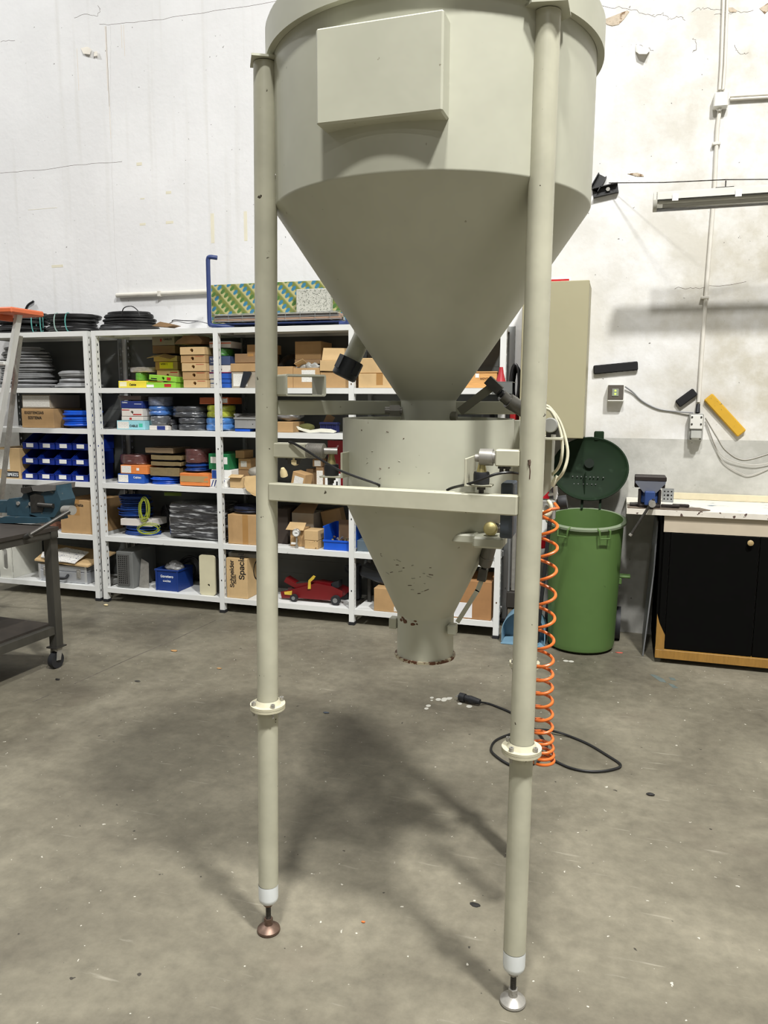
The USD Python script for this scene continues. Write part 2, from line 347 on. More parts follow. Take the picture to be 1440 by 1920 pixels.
# ------------------------------------------------------------------ the weighing hopper on its three legs
CX, CY = -0.495, 2.02
hop = thing('hopper_stand', 'tall grey-green steel hopper on three pipe legs with a second small hopper under it', 'hopper', (CX, CY, 0))
def ringz(r0, r1, z0, z1, n=96): return lathe([(r0, z0), (r1, z0), (r1, z1), (r0, z1)], (CX, CY, 0), n, True)
vessel = part(hop, 'upper_vessel', lathe([(.397, 2.34), (.40, 2.34), (.4005, 2.2), (.40, 1.976), (.397, 1.970), (.076, 1.502), (.0733, 1.497), (.0733, 1.415), (.070, 1.415), (.070, 1.50), (.392, 1.975), (.396, 2.33)], (CX, CY, 0), 128, True), PAINT)
part(vessel, 'rim_ring', cat_([ringz(.401, .417, 2.315, 2.385, 128)]), PAINT)
part(vessel, 'lid', lathe([(0, 2.41), (.36, 2.40), (.414, 2.392), (.414, 2.387), (0, 2.387)], (CX, CY, 0), 96), PAINT)
# flat box welded to the front of the drum
pb = mv(cham(.272, .12, .188, .004), (-.5042 + .06 * math.sin(math.radians(1.2)), 1.589 + .06, 2.163), rz=-1.2)
part(vessel, 'panel_box', pb, PAINT)
# discharge spout with black cap behind the left of the cone
s0, s1 = V(*PY(690, 610, 2.09)), V(*PY(652, 690, 2.07)); dd = (s1 - s0) / np.linalg.norm(s1 - s0)
sp = part(hop, 'spout', cyl(s0 - dd * .03, s1, .0255, 32), PAINT)
cp = cat_([cyl(s1 - dd * .026, s1 + dd * .026, .035, 28), cyl(s1 + dd * .026, s1 + dd * .03, .035, 28, .030)])
for k in range(4):
    _, u, v = frame(dd); a = k * math.pi / 2 + .5; w = math.cos(a) * u + math.sin(a) * v
    cp = cat_([cp, mv(cham(.008, .008, .04, .002), (0, 0, 0))]) if False else cat_([cp, hull(*[s1 + w * rr + (np.cross(dd, w)) * tt + dd * zz for rr in (.030, .0385) for tt in (-.010, .010) for zz in (-.026, .012)])])
part(sp, 'cap', cp, BLACKPL)
# small valve body pieces on the neck
part(hop, 'valve_shaft', cyl((CX - .060, CY - .030, 1.472), (CX - .108, CY - .045, 1.472), .0095, 20), STEEL)
part(hop, 'valve_nut', cyl((CX - .070, CY - .033, 1.472), (CX - .096, CY - .041, 1.472), .0165, 6), STEEL)

LEGS = [  # x, y at the floor; x, y at the top
    ((-.892, 1.814), (-.860, 1.814)), ((-.1915, 1.757), (-.1865, 1.757)), ((-.257, 2.368), (-.252, 2.362))]
def leg(i):
    (xb, yb), (xt, yt) = LEGS[i]
    def at(z):
        s = z / 2.3; return V(xb + (xt - xb) * s, yb + (yt - yb) * s, z)
    r = .0282
    lg = part(hop, 'leg', cat_([cyl(at(.682), at(2.30), r, 40)]), PAINT_LEG)
    part(lg, 'lower_tube', cyl(at(.148), at(.668), r * .985, 40), PAINT_LEG)
    part(lg, 'white_end', lathe([(r * .985, .147), (r * .985, .108), (r * .93, .098), (r * .75, .092), (0, .092)], (at(.1)[0], at(.1)[1], 0), 40), WHITE_CAP)
    for z0 in (.668, .6755):
        part(lg, 'flange', lathe([(0, z0), (.0475, z0), (.0475, z0 + .0065), (0, z0 + .0065)], (at(z0)[0], at(z0)[1], 0), 48), WHITE_CAP if False else M('cream_flange', (192, 187, 162), .5, var=.08, sc=40))
    part(lg, 'weld_collar', lathe([(r, .682), (.036, .682), (r + .001, .694)], (at(.69)[0], at(.69)[1], 0), 40), M('cream_flange', (206, 200, 172)))
    for k in range(4):
        a = math.radians([35, 125, 215, 305][k] + [10, 25, 0][i]); q = at(.68) + V(.040 * math.cos(a), .040 * math.sin(a), 0)
        part(lg, 'flange_bolt', cat_([cut(cyl(q + V(0, 0, .002), q + V(0, 0, .0125), .0058, 16), cyl(q + V(0, 0, .007), q + V(0, 0, .02), .003, 6)), cyl(q + V(0, 0, -.026), q + V(0, 0, .002), .0032, 10), cyl(q + V(0, 0, -.017), q + V(0, 0, -.0125), .006, 6)]), STEEL)
    f = at(0)
    part(lg, 'levelling_foot', lathe([(0, 0), (.031, 0), (.033, .004), (.032, .009), (.022, .017), (.012, .021), (.011, .03), (0, .03)], f, 40), STEEL_BR if i == 0 else STEEL)
    part(lg, 'threaded_rod', lathe([(0, .030)] + [(.0075 - .0008 * (k % 2), .03 + k * .0022) for k in range(24)] + [(0, .083)], f, 20), STEEL_DK)
    for za, zb, rn in ((.030, .040, .0125), (.080, .0915, .0135)):
        part(lg, 'lock_nut', cyl(f + V(0, 0, za), f + V(0, 0, zb), rn, 6), STEEL_BR if i == 0 else STEEL)
    # plate and gusset at the top
    c = V(CX, CY, 0); d = (V(xt, yt, 0) - c); d /= np.linalg.norm(d); s = V(-d[1], d[0], 0); p = at(2.302)
    pl = hull(*[p + d * a + s * b + V(0, 0, z) for a, b in (((-.034, -.05), (-.034, .05), (.012, .056), (.012, -.056), (.058, 0)) if i else ((-.034, -.038), (-.034, .038), (.034, .036), (.034, -.036))) for z in (0, .005)])
    part(lg, 'top_plate', pl, PAINT)
    q = p - d * .028
    part(lg, 'top_gusset', hull(*[q + d * a + s * b + V(0, 0, z) for a in (-.016, .012) for b in (-.026, .026) for z in (.005, .08)]), PAINT)
    for z in (2.04,):
        part(lg, 'spacer_bolt', cyl(at(z) - d * .040 + s * .020, at(z) - d * .022 + s * .020, .005, 10), STEEL)
for i in range(3): leg(i)
def bar(p, q, w, h, b=.003):           # rectangular bar from p to q, h tall
    p, q = np.array(p, float), np.array(q, float); d = q - p; L = np.linalg.norm(d[:2])
    m = cham(L, w, h, b); m = mv(m, (0, 0, 0), rz=math.degrees(math.atan2(d[1], d[0]))); m.apply_translation((p + q) / 2); return m
part(hop, 'cross_beam', bar((-.857, 1.802, 1.2645), (-.214, 1.744, 1.2645), .03, .046), PAINT_LEG)
part(hop, 'cross_beam', bar((-.856, 1.838, 1.480), (-.276, 2.352, 1.478), .03, .038), PAINT)
part(hop, 'cross_beam', bar((-.197, 1.784, 1.480), (-.250, 2.338, 1.478), .03, .038), PAINT)
# open rectangular pocket tube welded to the left leg
o = sbox(0, 1.508, .108, 1.5625).buffer(-.006).buffer(.006); ptube = prism_xz(o.difference(o.buffer(-.0045)), 0, .085)
ptube = mv(ptube, (0, 0, 0), rz=44); ptube = mv(ptube, (-.797, 1.770, 0)); part(hop, 'pocket_tube', ptube, PAINT)
# blue-grey tube end behind the front beam
part(hop, 'side_tube', bx(-.263, -.234, 1.80, 1.88, 1.176, 1.308, .003), BLUEGREY)

# lower weighing hopper
WR = .229
wh = part(hop, 'weigh_vessel', lathe([(.226, 1.452), (WR, 1.452), (WR, 1.243), (.2275, 1.238), (.0795, .918), (.0785, .912), (.0785, .797), (.075, .797), (.075, .912), (.222, 1.24), (.224, 1.445)], (CX, CY, 0), 112, True), PAINT)
rim = ringz(.0785, .0845, .792, .799, 64)
part(wh, 'rusty_rim', rough_up(rim.subdivide(), .0012, 90, 3), M('chipped_rim', (176, 166, 140), .6, var=.1, spots=(88, 52, 30), spot_at=(.46, .52), spot_sc=70))
rng = random.Random(11)
for k in range(9):
    a = math.radians(rng.uniform(215, 268)); z = .908 + rng.uniform(-.012, .006); s = rng.uniform(.003, .008)
    q = V(CX + .0786 * math.cos(a), CY + .0786 * math.sin(a), z); tdir = V(-math.sin(a), math.cos(a), 0); nn = V(math.cos(a), math.sin(a), 0)
    part(wh, 'rust_chip', hull(*[q + tdir * (s * math.cos(t) * rng.uniform(.6, 1.3)) + V(0, 0, .6 * s * math.sin(t) * rng.uniform(.5, 1.6)) + nn * o_ for t in np.linspace(0, 2 * np.pi, 7)[:-1] for o_ in (-.002, .0006)]), RUST)
for k in range(34):
    lowc = k < 22; a0 = rng.uniform(236, 290); z0 = rng.uniform(.98, 1.12) if lowc else rng.uniform(1.28, 1.43); L = rng.uniform(.004, .018) if lowc else rng.uniform(.003, .009); sl = rng.uniform(-.5, .5)
    pts = []
    for q in range(4):
        z_q = z0 + sl * (q - 1.5) * L / 4; r_at = WR if z_q > 1.24 else .0785 + (WR - .0785) * (z_q - .915) / (.325)
        a = math.radians(a0) + (q - 1.5) * L / 4 / r_at; pts.append((CX + r_at * math.cos(a), CY + r_at * math.sin(a), z_q))
    part(wh, 'scratch', tube(pts, rng.uniform(.0005, .0010), 4), [M('brown_chip', (88, 72, 60), .7), M('paint_light_scratch', (150, 150, 134), .6)][k % 2])
# mounting console at the right of the weigh drum with the actuator seat
part(hop, 'console_box', prism_xz([(-.300, 1.446), (-.262, 1.446), (-.262, 1.399), (-.1735, 1.399), (-.1735, 1.262), (-.205, 1.228), (-.300, 1.222)], 2.11, 2.20), PAINT)
cplate = part(hop, 'actuator_plate', bx(-.225, -.1435, 2.03, 2.18, 1.3995, 1.4055, .001), PAINT_LEG)
part(cplate, 'plate_bolt', cyl((-.166, 2.05, 1.405), (-.166, 2.05, 1.413), .007, 6), STEEL)
part(hop, 'rear_clevis', hull((-.187, 2.07, 1.406), (-.150, 2.07, 1.406), (-.187, 2.10, 1.406), (-.150, 2.10, 1.406), (-.187, 2.07, 1.452), (-.163, 2.07, 1.452), (-.187, 2.10, 1.452), (-.163, 2.10, 1.452)), STEEL_DK)
part(hop, 'clevis_pin', lathe([(0, 0), (.017, 0), (.0195, .004), (.0195, .016), (0, .016)], (0, 0, 0), 28).apply_transform(rotm((1, 0, 0), -90)).apply_translation((-.176, 2.052, 1.437)), GREYPL)
# load cells: arm, bellows, stub, zinc cone, rubber buffer, angle bracket
def load_cell(xa, xb, sgn, y, yw):
    z = 1.371
    am = part(hop, 'load_cell_arm', bx(min(xa, xb), max(xa, xb), y - .018, y + .018, z - .019, z + .019, .003), PAINT_LEG)
    for k in (.3, .6):
        q = V(xa + (xb - xa) * (1 - k * .8), y, z - .019)
        part(am, 'arm_bolt', cat_([cyl(q, q - V(0, 0, .006), .009, 6), cyl(q - V(0, 0, .006), q - V(0, 0, .016), .005, 10)]), STEEL_DK)
    return am, z
am, z = load_cell(-.868, -.7615, 1, 1.82, 0)
prof = []
for k in range(11): prof += [(.0175, k * .0042), (.0195, k * .0042 + .0014), (.0195, k * .0042 + .0024), (.0175, k * .0042 + .0038)]
bell = lathe([(0, 0)] + prof + [(0, .0462)], (0, 0, 0), 32).apply_transform(rotm((0, 1, 0), 90)).apply_translation((-.7610, 1.82, z))
part(hop, 'load_cell_bellows', bell, STEEL)
part(hop, 'load_cell_stub', cyl((-.716, 1.82, z), (-.684, 1.83, z), .0085, 20), STEEL)
am2, z = load_cell(-.214, -.2695, -1, 1.757, 0)
part(hop, 'load_cell_body', cat_([cyl((-.2690, 1.757, z), (-.276, 1.757, z), .014, 28), cyl((-.276, 1.757, z), (-.306, 1.757, z), .0195, 32)]), STEEL)
part(hop, 'load_cell_stub', cyl((-.300, 1.757, z - .002), (-.317, 1.757, z - .002), .009, 20), STEEL)
def buffer_mount(x, y, ywall, side):
    part(hop, 'zinc_cone', lathe([(.012, 1.337), (.0075, 1.356), (.0065, 1.372), (0, 1.372), ], (x, y, 0), 24), ZINC)
    part(hop, 'rubber_buffer', lathe([(0, 1.308), (.0175, 1.308), (.0185, 1.312), (.0185, 1.332), (.0175, 1.337), (0, 1.337)], (x, y, 0), 32), RUBBER)
    xs = x + side * .034
    b = cat_([bx(min(x - side * .026, xs), max(x - side * .026, xs), y - .02, y + .02, 1.3035, 1.3078, .001), bx(xs - .0025, xs + .0025, y - .02, ywall, 1.3035, 1.368, .001)])
    br = part(hop, 'angle_bracket', b, PAINT_LEG)
    part(br, 'bracket_nut', cat_([cyl((x, y, 1.3035), (x, y, 1.296), .0105, 6), cyl((x, y, 1.296), (x, y, 1.288), .006, 10)]), STEEL_DK)
buffer_mount(-.302, 1.757, 1.88, -1)
buffer_mount(-.702, 1.835, 1.95, 1)
# upper valve lever, rod and pneumatic cylinder
a, b = PY(862, 772, 2.0), PY(927, 722, 1.995)
def flat(p, q, w, t):                    # flat bar in the x,z plane
    p, q = np.array(p), np.array(q); d = q - p; d /= np.linalg.norm(d); n = V(-d[2], 0, d[0]); yy = V(0, 1, 0)
    return hull(*[c + n * s * w / 2 + yy * k * t / 2 for c in (p, q) for s in (-1, 1) for k in (-1, 1)])
lv = part(hop, 'valve_lever', flat(a, b, .021, .012), M('shaded_machine_paint', (112, 110, 94), .5))  # the machine paint, darkened in colour to put the lever in shade
part(lv, 'lever_hub', cyl((CX + .066, 2.0, 1.458), (CX + .082, 2.0, 1.458), .013, 20), M('shaded_machine_paint', (112, 110, 94), .5))
part(lv, 'clevis', cat_([flat(PY(915, 712, 1.99), PY(937, 733, 1.99), .024, .028)]), STEEL_DK)
p0, p1, p2, p3 = V(*PY(932, 731, 2.0)), V(*PY(941, 741, 2.01)), V(*PY(953, 751, 2.02)), V(*PY(1012, 788, 2.07))
part(lv, 'piston_rod', cat_([cyl(p0, p1, .0075, 14), cyl(p0 + (p1 - p0) * .5, p0 + (p1 - p0) * .75, .0115, 6)]), RUBBER)
cy = part(hop, 'pneumatic_cylinder', cat_([cyl(p1, p2, .0145, 28), cyl(p2, p2 + (p3 - p2) * .18, .0195, 32), cyl(p2 + (p3 - p2) * .18, p3, .0188, 32)]), M('grey_cylinder', (100, 98, 92), .35, .3))
# lower valve lever with cylinder and trunnion bracket
q = PY(860, 1172, 1.99)
l2 = part(hop, 'valve_lever', cat_([flat(PY(858, 1166, 1.985), PY(896, 1106, 1.985), .012, .010), flat(PY(895, 1108, 1.985), PY(904, 1086, 1.985), .012, .010)]), PAINT)
part(l2, 'lever_hub', bx(CX + .072, CX + .096, 1.97, 2.0, .872, .900, .003), PAINT)
part(l2, 'clevis', cat_([flat(PY(903, 1088, 1.985), PY(907, 1066, 1.985), .022, .024), cyl(PY(907, 1068, 1.985), PY(909, 1056, 1.985), .007, 12)]), STEEL_DK)
r0, r1, r2 = V(*PY(909, 1060, 1.985)), V(*PY(913, 1044, 1.98)), V(*PY(928, 985, 1.96))
part(hop, 'pneumatic_cylinder', cat_([cyl(r0, r1, .0165, 26, .019), cyl(r1, r2, .0178, 30)]), M('grey_cylinder', (0, 0, 0)))
part(hop, 'rear_shaft_block', bx(CX - .098, CX - .076, 1.99, 2.02, .868, .898, .002), PAINT)
tb = cat_([bx(-.392, -.332, 1.862, 1.93, 1.1465, 1.170, .004), bx(-.338, -.262, 1.855, 1.935, 1.138, 1.166, .005), hull((-.405, 1.866, 1.172), (-.385, 1.866, 1.148), (-.385, 1.925, 1.148), (-.405, 1.925, 1.172), (-.37, 1.866, 1.174), (-.37, 1.925, 1.174), (-.37, 1.866, 1.15), (-.37, 1.925, 1.15))])
tr = part(hop, 'trunnion_bracket', tb, PAINT)
part(tr, 'trunnion_knob', lathe([(0, 0), (.0145, 0), (.0175, .003), (.0175, .012), (.0145, .016), (.006, .018), (0, .018)], (0, 0, 0), 28).apply_transform(rotm((1, 0, 0), 70)).apply_translation((-.297, 1.885, 1.182)), ZINC)
# air hoses, manifold and load-cell cables
for nm, pts in (('air_hose', [(1022, 760, 2.1), (1032, 766, 2.1), (1050, 792, 2.1), (1062, 830, 2.1), (1064, 858, 2.1), (1056, 885, 2.1), (1044, 900, 2.12), (1030, 914, 2.16)]),
                ('air_hose', [(1022, 765, 2.08), (1034, 772, 2.08), (1047, 798, 2.08), (1054, 828, 2.08), (1053, 858, 2.08), (1046, 878, 2.1), (1032, 893, 2.16)])):
    part(hop, nm, tube(spline([PY(*p) for p in pts], 6), .0042, 8), HOSE_W)
part(hop, 'hose_elbow', cat_([cyl(PY(1034, 910, 2.12), PY(1046, 893, 2.12), .0085, 16, .0062)]), HOSE_W)
mf = part(hop, 'air_manifold', bx(-.207, -.160, 2.11, 2.15, 1.178, 1.232, .003), GREYPL)
part(mf, 'fitting', cat_([cyl((-.185, 2.112, 1.212), (-.185, 2.102, 1.212), .0095, 16)]), GREYPL)
part(mf, 'white_pipe_bend', tube(spline([PY(1028, 940, 2.10), PY(1032, 945, 2.09), PY(1033, 957, 2.09), PY(1026, 966, 2.09), PY(1014, 958, 2.10)], 6), .0055, 10), HOSE_W)
part(mf, 'shutoff_knob', cat_([cyl(PY(1048, 943, 2.13), PY(1063, 941, 2.13), .0195, 24)]), RUBBER)
part(mf, 'valve_stem', cat_([cyl(PY(1028, 928, 2.13), PY(1046, 925, 2.13), .004, 12), cyl(PY(1041, 912, 2.13), PY(1042, 936, 2.13), .006, 12)]), PAPERW)
for pts in ([(542, 829, 1.80), (552, 832, 1.795), (575, 845, 1.79), (605, 864, 1.79), (635, 881, 1.79), (665, 893, 1.79), (700, 905, 1.79), (712, 910, 1.80)],
            [(838, 919, 1.79), (850, 914, 1.78), (880, 907, 1.74), (905, 898, 1.73), (930, 889, 1.73), (955, 886, 1.74), (980, 889, 1.80)],
            [(596, 862, 1.79), (610, 875, 1.795), (640, 888, 1.80), (655, 894, 1.80)][:0]):
    if pts: part(hop, 'sensor_cable', tube(spline([PY(*p) for p in pts], 8), .0032, 8), CABLE)
# worn marks on the right leg
for pts, r in (([(992, 862), (993, 866), (992, 872)], .0035), ([(993, 872), (994, 884), (993, 898)], .0016)):
    part(hop, 'paint_chip', tube([PY(x, y, 1.7295) for x, y in pts], r, 5), M('brown_chip', (88, 72, 60), .7))

# coiled orange hose hanging behind the right leg
ys = [945, 985, 1026, 1068, 1114, 1158, 1200, 1237, 1263, 1288, 1313, 1338, 1362, 1384, 1401, 1414, 1424, 1431]
pts = []
HY = 2.03; NS = 28
hc = [PY(1029 - 10 * min(1, (y - 945) / 330), y, HY) for y in ys]
for k in range(len(ys) - 1):
    for q in range(NS):
        s = k + q / NS; c = hc[k] + (hc[k + 1] - hc[k]) * q / NS; a = -2 * np.pi * (q / NS) + .2
        rad = (.0262 - .002 * min(1, s / 6) + .005 * max(0, (s - 12) / 5)) * (.5 + .5 * min(1, s / 1.2))
        pts.append((c[0] + rad * math.cos(a), HY + rad * math.sin(a), c[2]))
pts = [PY(1040, 944, 2.10), PY(1047, 953, 2.08)] + pts[6:]
hose = single('coiled_air_hose', tube(pts, .0043, 8), ORANGE, 'orange spiral air hose hanging in loops behind the right front leg', 'hose')
# ------------------------------------------------------------------ what lies on the shelves
D1, D2, D3, D4, D5, D6 = DECKS
EPS = .0012
REG = []
def fit(X0, X1, Y0, Y1, z0, z1, m=.002):   # keeps a thing on a shelf clear of its neighbours
    a, b = X0, X1
    for r in REG:
        if min(Y1, r[3]) - max(Y0, r[2]) > .0004 and min(z1, r[5]) - max(z0, r[4]) > .0004 and min(X1, r[1]) - max(X0, r[0]) > 0:
            if X0 + X1 > r[0] + r[1]: X0 = max(X0, r[1] + m)
            else: X1 = min(X1, r[0] - m)
    if X1 - X0 < .35 * (b - a): X0, X1 = a, b
    REG.append((X0, X1, Y0, Y1, z0, z1)); return X0, X1
def pbox(name, label, cat, x0, x1, yt, zb, Yf=4.75, d=.28, mat=None, tilt=0, yaw=0, g=None, labs=(), txt=(), hole=None, tape=None, b=.002, film=False, top=None):
    """A box standing on zb whose front face spans the photo's x0..x1 and reaches up to yt; the front lies at wall distance Yf."""
    zb = zb + EPS + (.0045 if film else 0)
    X0, X1 = PY(x0, yt + 8, Yf)[0], PY(x1, yt + 8, Yf)[0]; z1 = PY((x0 + x1) / 2, yt, Yf)[2]
    z1 = max(z1, zb + .012); X0, X1 = fit(X0, X1, Yf, Yf + d, zb, z1, .006 if film else .002)
    w, h = X1 - X0, max(.012, z1 - zb)
    n = thing(name, label, cat, ((X0 + X1) / 2, Yf, zb), (0, tilt, yaw), g, local=True)
    body = bx(-w / 2, w / 2, 0, d, 0, h, b)
    if hole:
        hx, hz, hr = -w / 2 + hole[0] * w, hole[1] * h, hole[2]
        body = cut(body, cyl((hx, -.01, hz), (hx, .05, hz), hr, 20))
    if film: body = rough_up(body.subdivide().subdivide().subdivide(), .004, 22, int(x0))
    part(n, 'carton' if cat == 'box' else 'body', body, mat)
    if hole: part(n, 'wire_in_hole', cyl((hx, .034, hz), (hx, .046, hz), hr * .92, 14), M('maroon_wire', (90, 36, 40), .5) if len(hole) < 4 else hole[3])
    if tape:
        part(n, 'tape', cat_([bx(-.022, .022, -.0006, 0, tape[0] * h, h, 0), bx(-.022, .022, -.0006, d, h, h + .0006, 0)]), TAPE)
    for q in labs:
        lw = part(n, q[5] if len(q) > 5 else 'paper_label', bx(-w / 2 + q[0] * w, -w / 2 + q[1] * w, -.0009, 0, q[2] * h, q[3] * h, 0), q[4])
    for s, fx, fz, fh, tm in txt:
        part(n, 'lettering', text(s, fh * h, (-w / 2 + fx * w, -.0010, fz * h)), tm, smooth=False)
    n.z1 = zb + h + (.004 if film else 0); n.w, n.h, n.d = w, h, d
    return n
def loops(c, rx, ry, h, wr, n, seed, fill=.35, N=28, taper=0):
    r = random.Random(seed); pts = []; K = [(1 - fill * r.random(), (k + .5) / n + r.uniform(-.25, .25) / max(1, n) * 6, r.uniform(-.03, .03), r.uniform(-.03, .03)) for k in range(n + 1)]
    for k in range(n):
        for q in range(N):
            t = q / N; a = 2 * np.pi * t; f = K[k][0] * (1 - t) + K[k + 1][0] * t; zz = min(1, max(0, K[k][1] * (1 - t) + K[k + 1][1] * t))
            f *= 1 - taper * zz
            pts.append((c[0] + (rx - wr) * f * math.cos(a) + K[k][2] * rx, c[1] + (ry - wr) * f * math.sin(a) + K[k][3] * ry, c[2] + wr + zz * (h - 2 * wr)))
    return tube(pts, wr, 6)
def pcoil(label, x0, x1, yt, zb, Yc, mat, n=24, wr=.006, ry=.16, seed=1, g=None, ties=None, fill=.4, taper=.0, name='cable_coil', cat='cable coil'):
    ym = yt + 6; X0, X1 = PY(x0, ym, Yc)[0], PY(x1, ym, Yc)[0]; h = max(PY((x0 + x1) / 2, yt, Yc - ry * .6)[2] - zb, 2.5 * wr); X0, X1 = fit(X0, X1, Yc - ry * 1.03, Yc + ry * 1.03, zb, zb + h, .006); rx = (X1 - X0) / 2
    c = V((X0 + X1) / 2, Yc, zb + EPS)
    m = loops(c, rx, ry, h, wr, n, seed, fill, taper=taper)
    t = thing(name, label, cat, c, group=g)
    part(t, 'coiled_cable', m, mat)
    for k, (px, tm) in enumerate(ties or []):
        x = PY(px, yt + 15, Yc - ry)[0]; dx = np.clip((x - c[0]) / rx, -.95, .95); yy = c[1] - ry * math.sqrt(1 - dx * dx)
        yi = c[1] - ry * (1 - fill) * math.sqrt(1 - dx * dx); pts = []
        for q in range(20):
            a = 2 * np.pi * q / 20; pts.append((x, (yy + yi) / 2 + ((yi - yy) / 2 + .006) * math.cos(a), c[2] + h / 2 + (h / 2) * math.sin(a) + .005))
        part(t, 'tie', tube(pts, .0045, 6, closed=True), tm)
    t.z1 = zb + h + 2 * EPS; return t
def pwrap(label, x0, x1, yt, zb, Yc, mat, ry=.13, g=None, name='wrapped_wire_coil', layers=1, seed=0, cat='wire coil', amp=.004):
    """A coil of wire shrink-wrapped in film: fat ring with crinkled skin."""
    ym = yt + 6; X0, X1 = PY(x0, ym, Yc)[0], PY(x1, ym, Yc)[0]; h = PY((x0 + x1) / 2, yt, Yc - ry * .8)[2] - zb; X0, X1 = fit(X0, X1, Yc - ry - amp, Yc + ry + amp, zb, zb + h, .006); rx = (X1 - X0) / 2
    prof = []; e = min(.02, h * .3)
    for L in range(layers):
        z0, z1 = L * h / layers, (L + 1) * h / layers
        prof += [(.93, z0 + .001), (.985, z0 + e * .4), (1, z0 + e), (1, z1 - e), (.985, z1 - e * .4), (.93, z1 - .001)]
    prof = prof + [(.45, h - .001), (.42, h - e), (.42, e), (.45, .001)]
    m = lathe(prof, (0, 0, 0), 48, True); v = m.vertices.copy(); v[:, 0] *= rx; v[:, 1] *= ry; m.vertices = v
    m = rough_up(m.subdivide(), amp, 26, seed)
    v = m.vertices.copy(); v[:, 2] = np.clip(v[:, 2], 0, h); m.vertices = v
    c = V((X0 + X1) / 2, Yc, zb + EPS); m.apply_translation(c)
    t = thing(name, label, cat, c, group=g); part(t, 'wrapped_ring', m, mat, smooth=50)
    t.z1 = zb + h + EPS; return t
def wrapm(nm, c, bump=.7): return M(nm, c, .28, var=.22, sc=24, bump=bump, bs=45, coat=.8, spots=(205, 208, 212), spot_at=(.62, .74), spot_sc=15, stretch=(1, 1, 3.5))  # pale streaks imitate highlights on the shrink film
W_MAROON, W_BLUE, W_GREY, W_DARK, W_YEL, W_NAVY = wrapm('wrap_maroon', (92, 58, 56)), wrapm('wrap_blue', (66, 110, 176)), wrapm('wrap_grey', (92, 94, 98)), wrapm('wrap_dark', (66, 68, 72)), wrapm('wrap_yellow', (168, 176, 62)), wrapm('wrap_slate', (104, 112, 132))
LIME = M('lime_card', (140, 198, 62), .6, var=.05); YEL_C = M('yellow_card', (226, 208, 62), .6, var=.06); CYAN = M('cyan_card', (150, 206, 216), .6, var=.05)
NAVY = M('navy_card', (34, 52, 120), .55, var=.06); BLUE_C = M('blue_card', (30, 82, 170), .55, var=.06); WHITE_C = M('white_card', (214, 208, 200), .65, var=.04)
ORANGE_C = M('orange_card', (218, 128, 64), .6, var=.08); GREEN_C = M('green_card', (26, 112, 66), .55, var=.06); SLATE_C = M('slate_card', (62, 76, 110), .55, var=.05)
BINBLUE = M('bin_blue', (14, 42, 132), .4, var=.06); BINBLUE2 = M('bright_bin_blue', (22, 84, 196), .4, var=.06)

# --- first unit
pcoil('flat black cable bundle with two teal ties at the left end of the top shelf', -6, 86, 586, D1, 4.93, CABLE, 26, .0075, .16, 1, ties=[(48, M('teal_tie', (88, 156, 150), .5)), (56, M('teal_tie', (88, 156, 150), .5))], g=None)
pcoil('black cable bundle with two pale ties, on the top shelf beside the teal-tied one', 82, 186, 589, D1, 4.93, CABLE, 28, .0075, .16, 2, ties=[(102, M('pale_tie', (150, 176, 168), .5)), (122, M('teal_tie', (88, 156, 150), .5))])
tb_ = spline([PY(30, 604, 5.113), PY(44, 590, 5.113), PY(52, 573, 5.113), PY(63, 565, 5.112)], 6)
single('cable_end', tube(tb_, .009, 8), CABLE, 'thick black cable end sticking up behind the orange ladder top', 'cable')
pcoil('tall heap of grey cable coils behind the ladder', -10, 106, 650, D2, 4.92, WIRE_GY, 34, .008, .18, 3, fill=.3, taper=.32)
pcoil('low light-grey cable coil beside the tall grey heap', 106, 186, 694, D2, 4.92, WIRE_LG, 14, .009, .17, 4, fill=.3, taper=.2)
p = pbox('cardboard_box', 'tan cardboard box with handwriting under the grey labelled box', 'box', 40, 100, 766, D3, 4.76, .32, CARD, txt=[('EXISTENCIAS', .1, .72, .13, INK), ('SISTEMA', .2, .45, .14, INK)], g=None)
pbox('cardboard_box', 'flat grey-brown box with a big delivery label, on the handwritten box', 'box', 41, 94, 740, p.z1 + EPS, 4.77, .33, CARD_G, labs=[(.03, .97, .1, .92, PAPER)])
pcoil('bright blue cable coil right of the handwritten box', 103, 184, 770, D3, 4.915, WIRE_BL, 22, .008, .17, 5, fill=.3)
p = pbox('cardboard_box', 'tan box with an upside-down black nameplate beside the blue bins', 'box', -14, 36, 840, D4, 4.75, .3, CARD_L, labs=[(.42, .93, .04, .24, INK, 'black_print'), (.1, .62, .3, .95, PAPER)])
part(p, 'lettering', text('SIEMENS', .105 * p.h, (-p.w / 2 + .92 * p.w, -.0012, .19 * p.h), flip=True), INK_W, smooth=False)
def bin_mesh(w, h, d, lip, t=.003):
    side = [(0, 0), (d, 0), (d, h), (d * .38, h), (0, lip)]
    return cat_([prism_yz(side, -w / 2, -w / 2 + t), prism_yz(side, w / 2 - t, w / 2), bx(-w / 2 + t, w / 2 - t, 0, d, 0, t, 0), bx(-w / 2 + t, w / 2 - t, d - t, d, t, h, 0), bx(-w / 2 + t, w / 2 - t, 0, t, t, lip, 0), bx(-w / 2, w / 2, -.004, 0, lip - .006, lip, 0)])
rows = [(862, 904, 'bottom'), (831, 872, 'middle'), (802, 840, 'top')]
z0 = D4 + EPS
xl, xr_ = PY(40, 870, 4.76)[0], PY(166, 870, 4.76)[0]; bw = (xr_ - xl) / 4
colname = ['first', 'second', 'third', 'fourth']
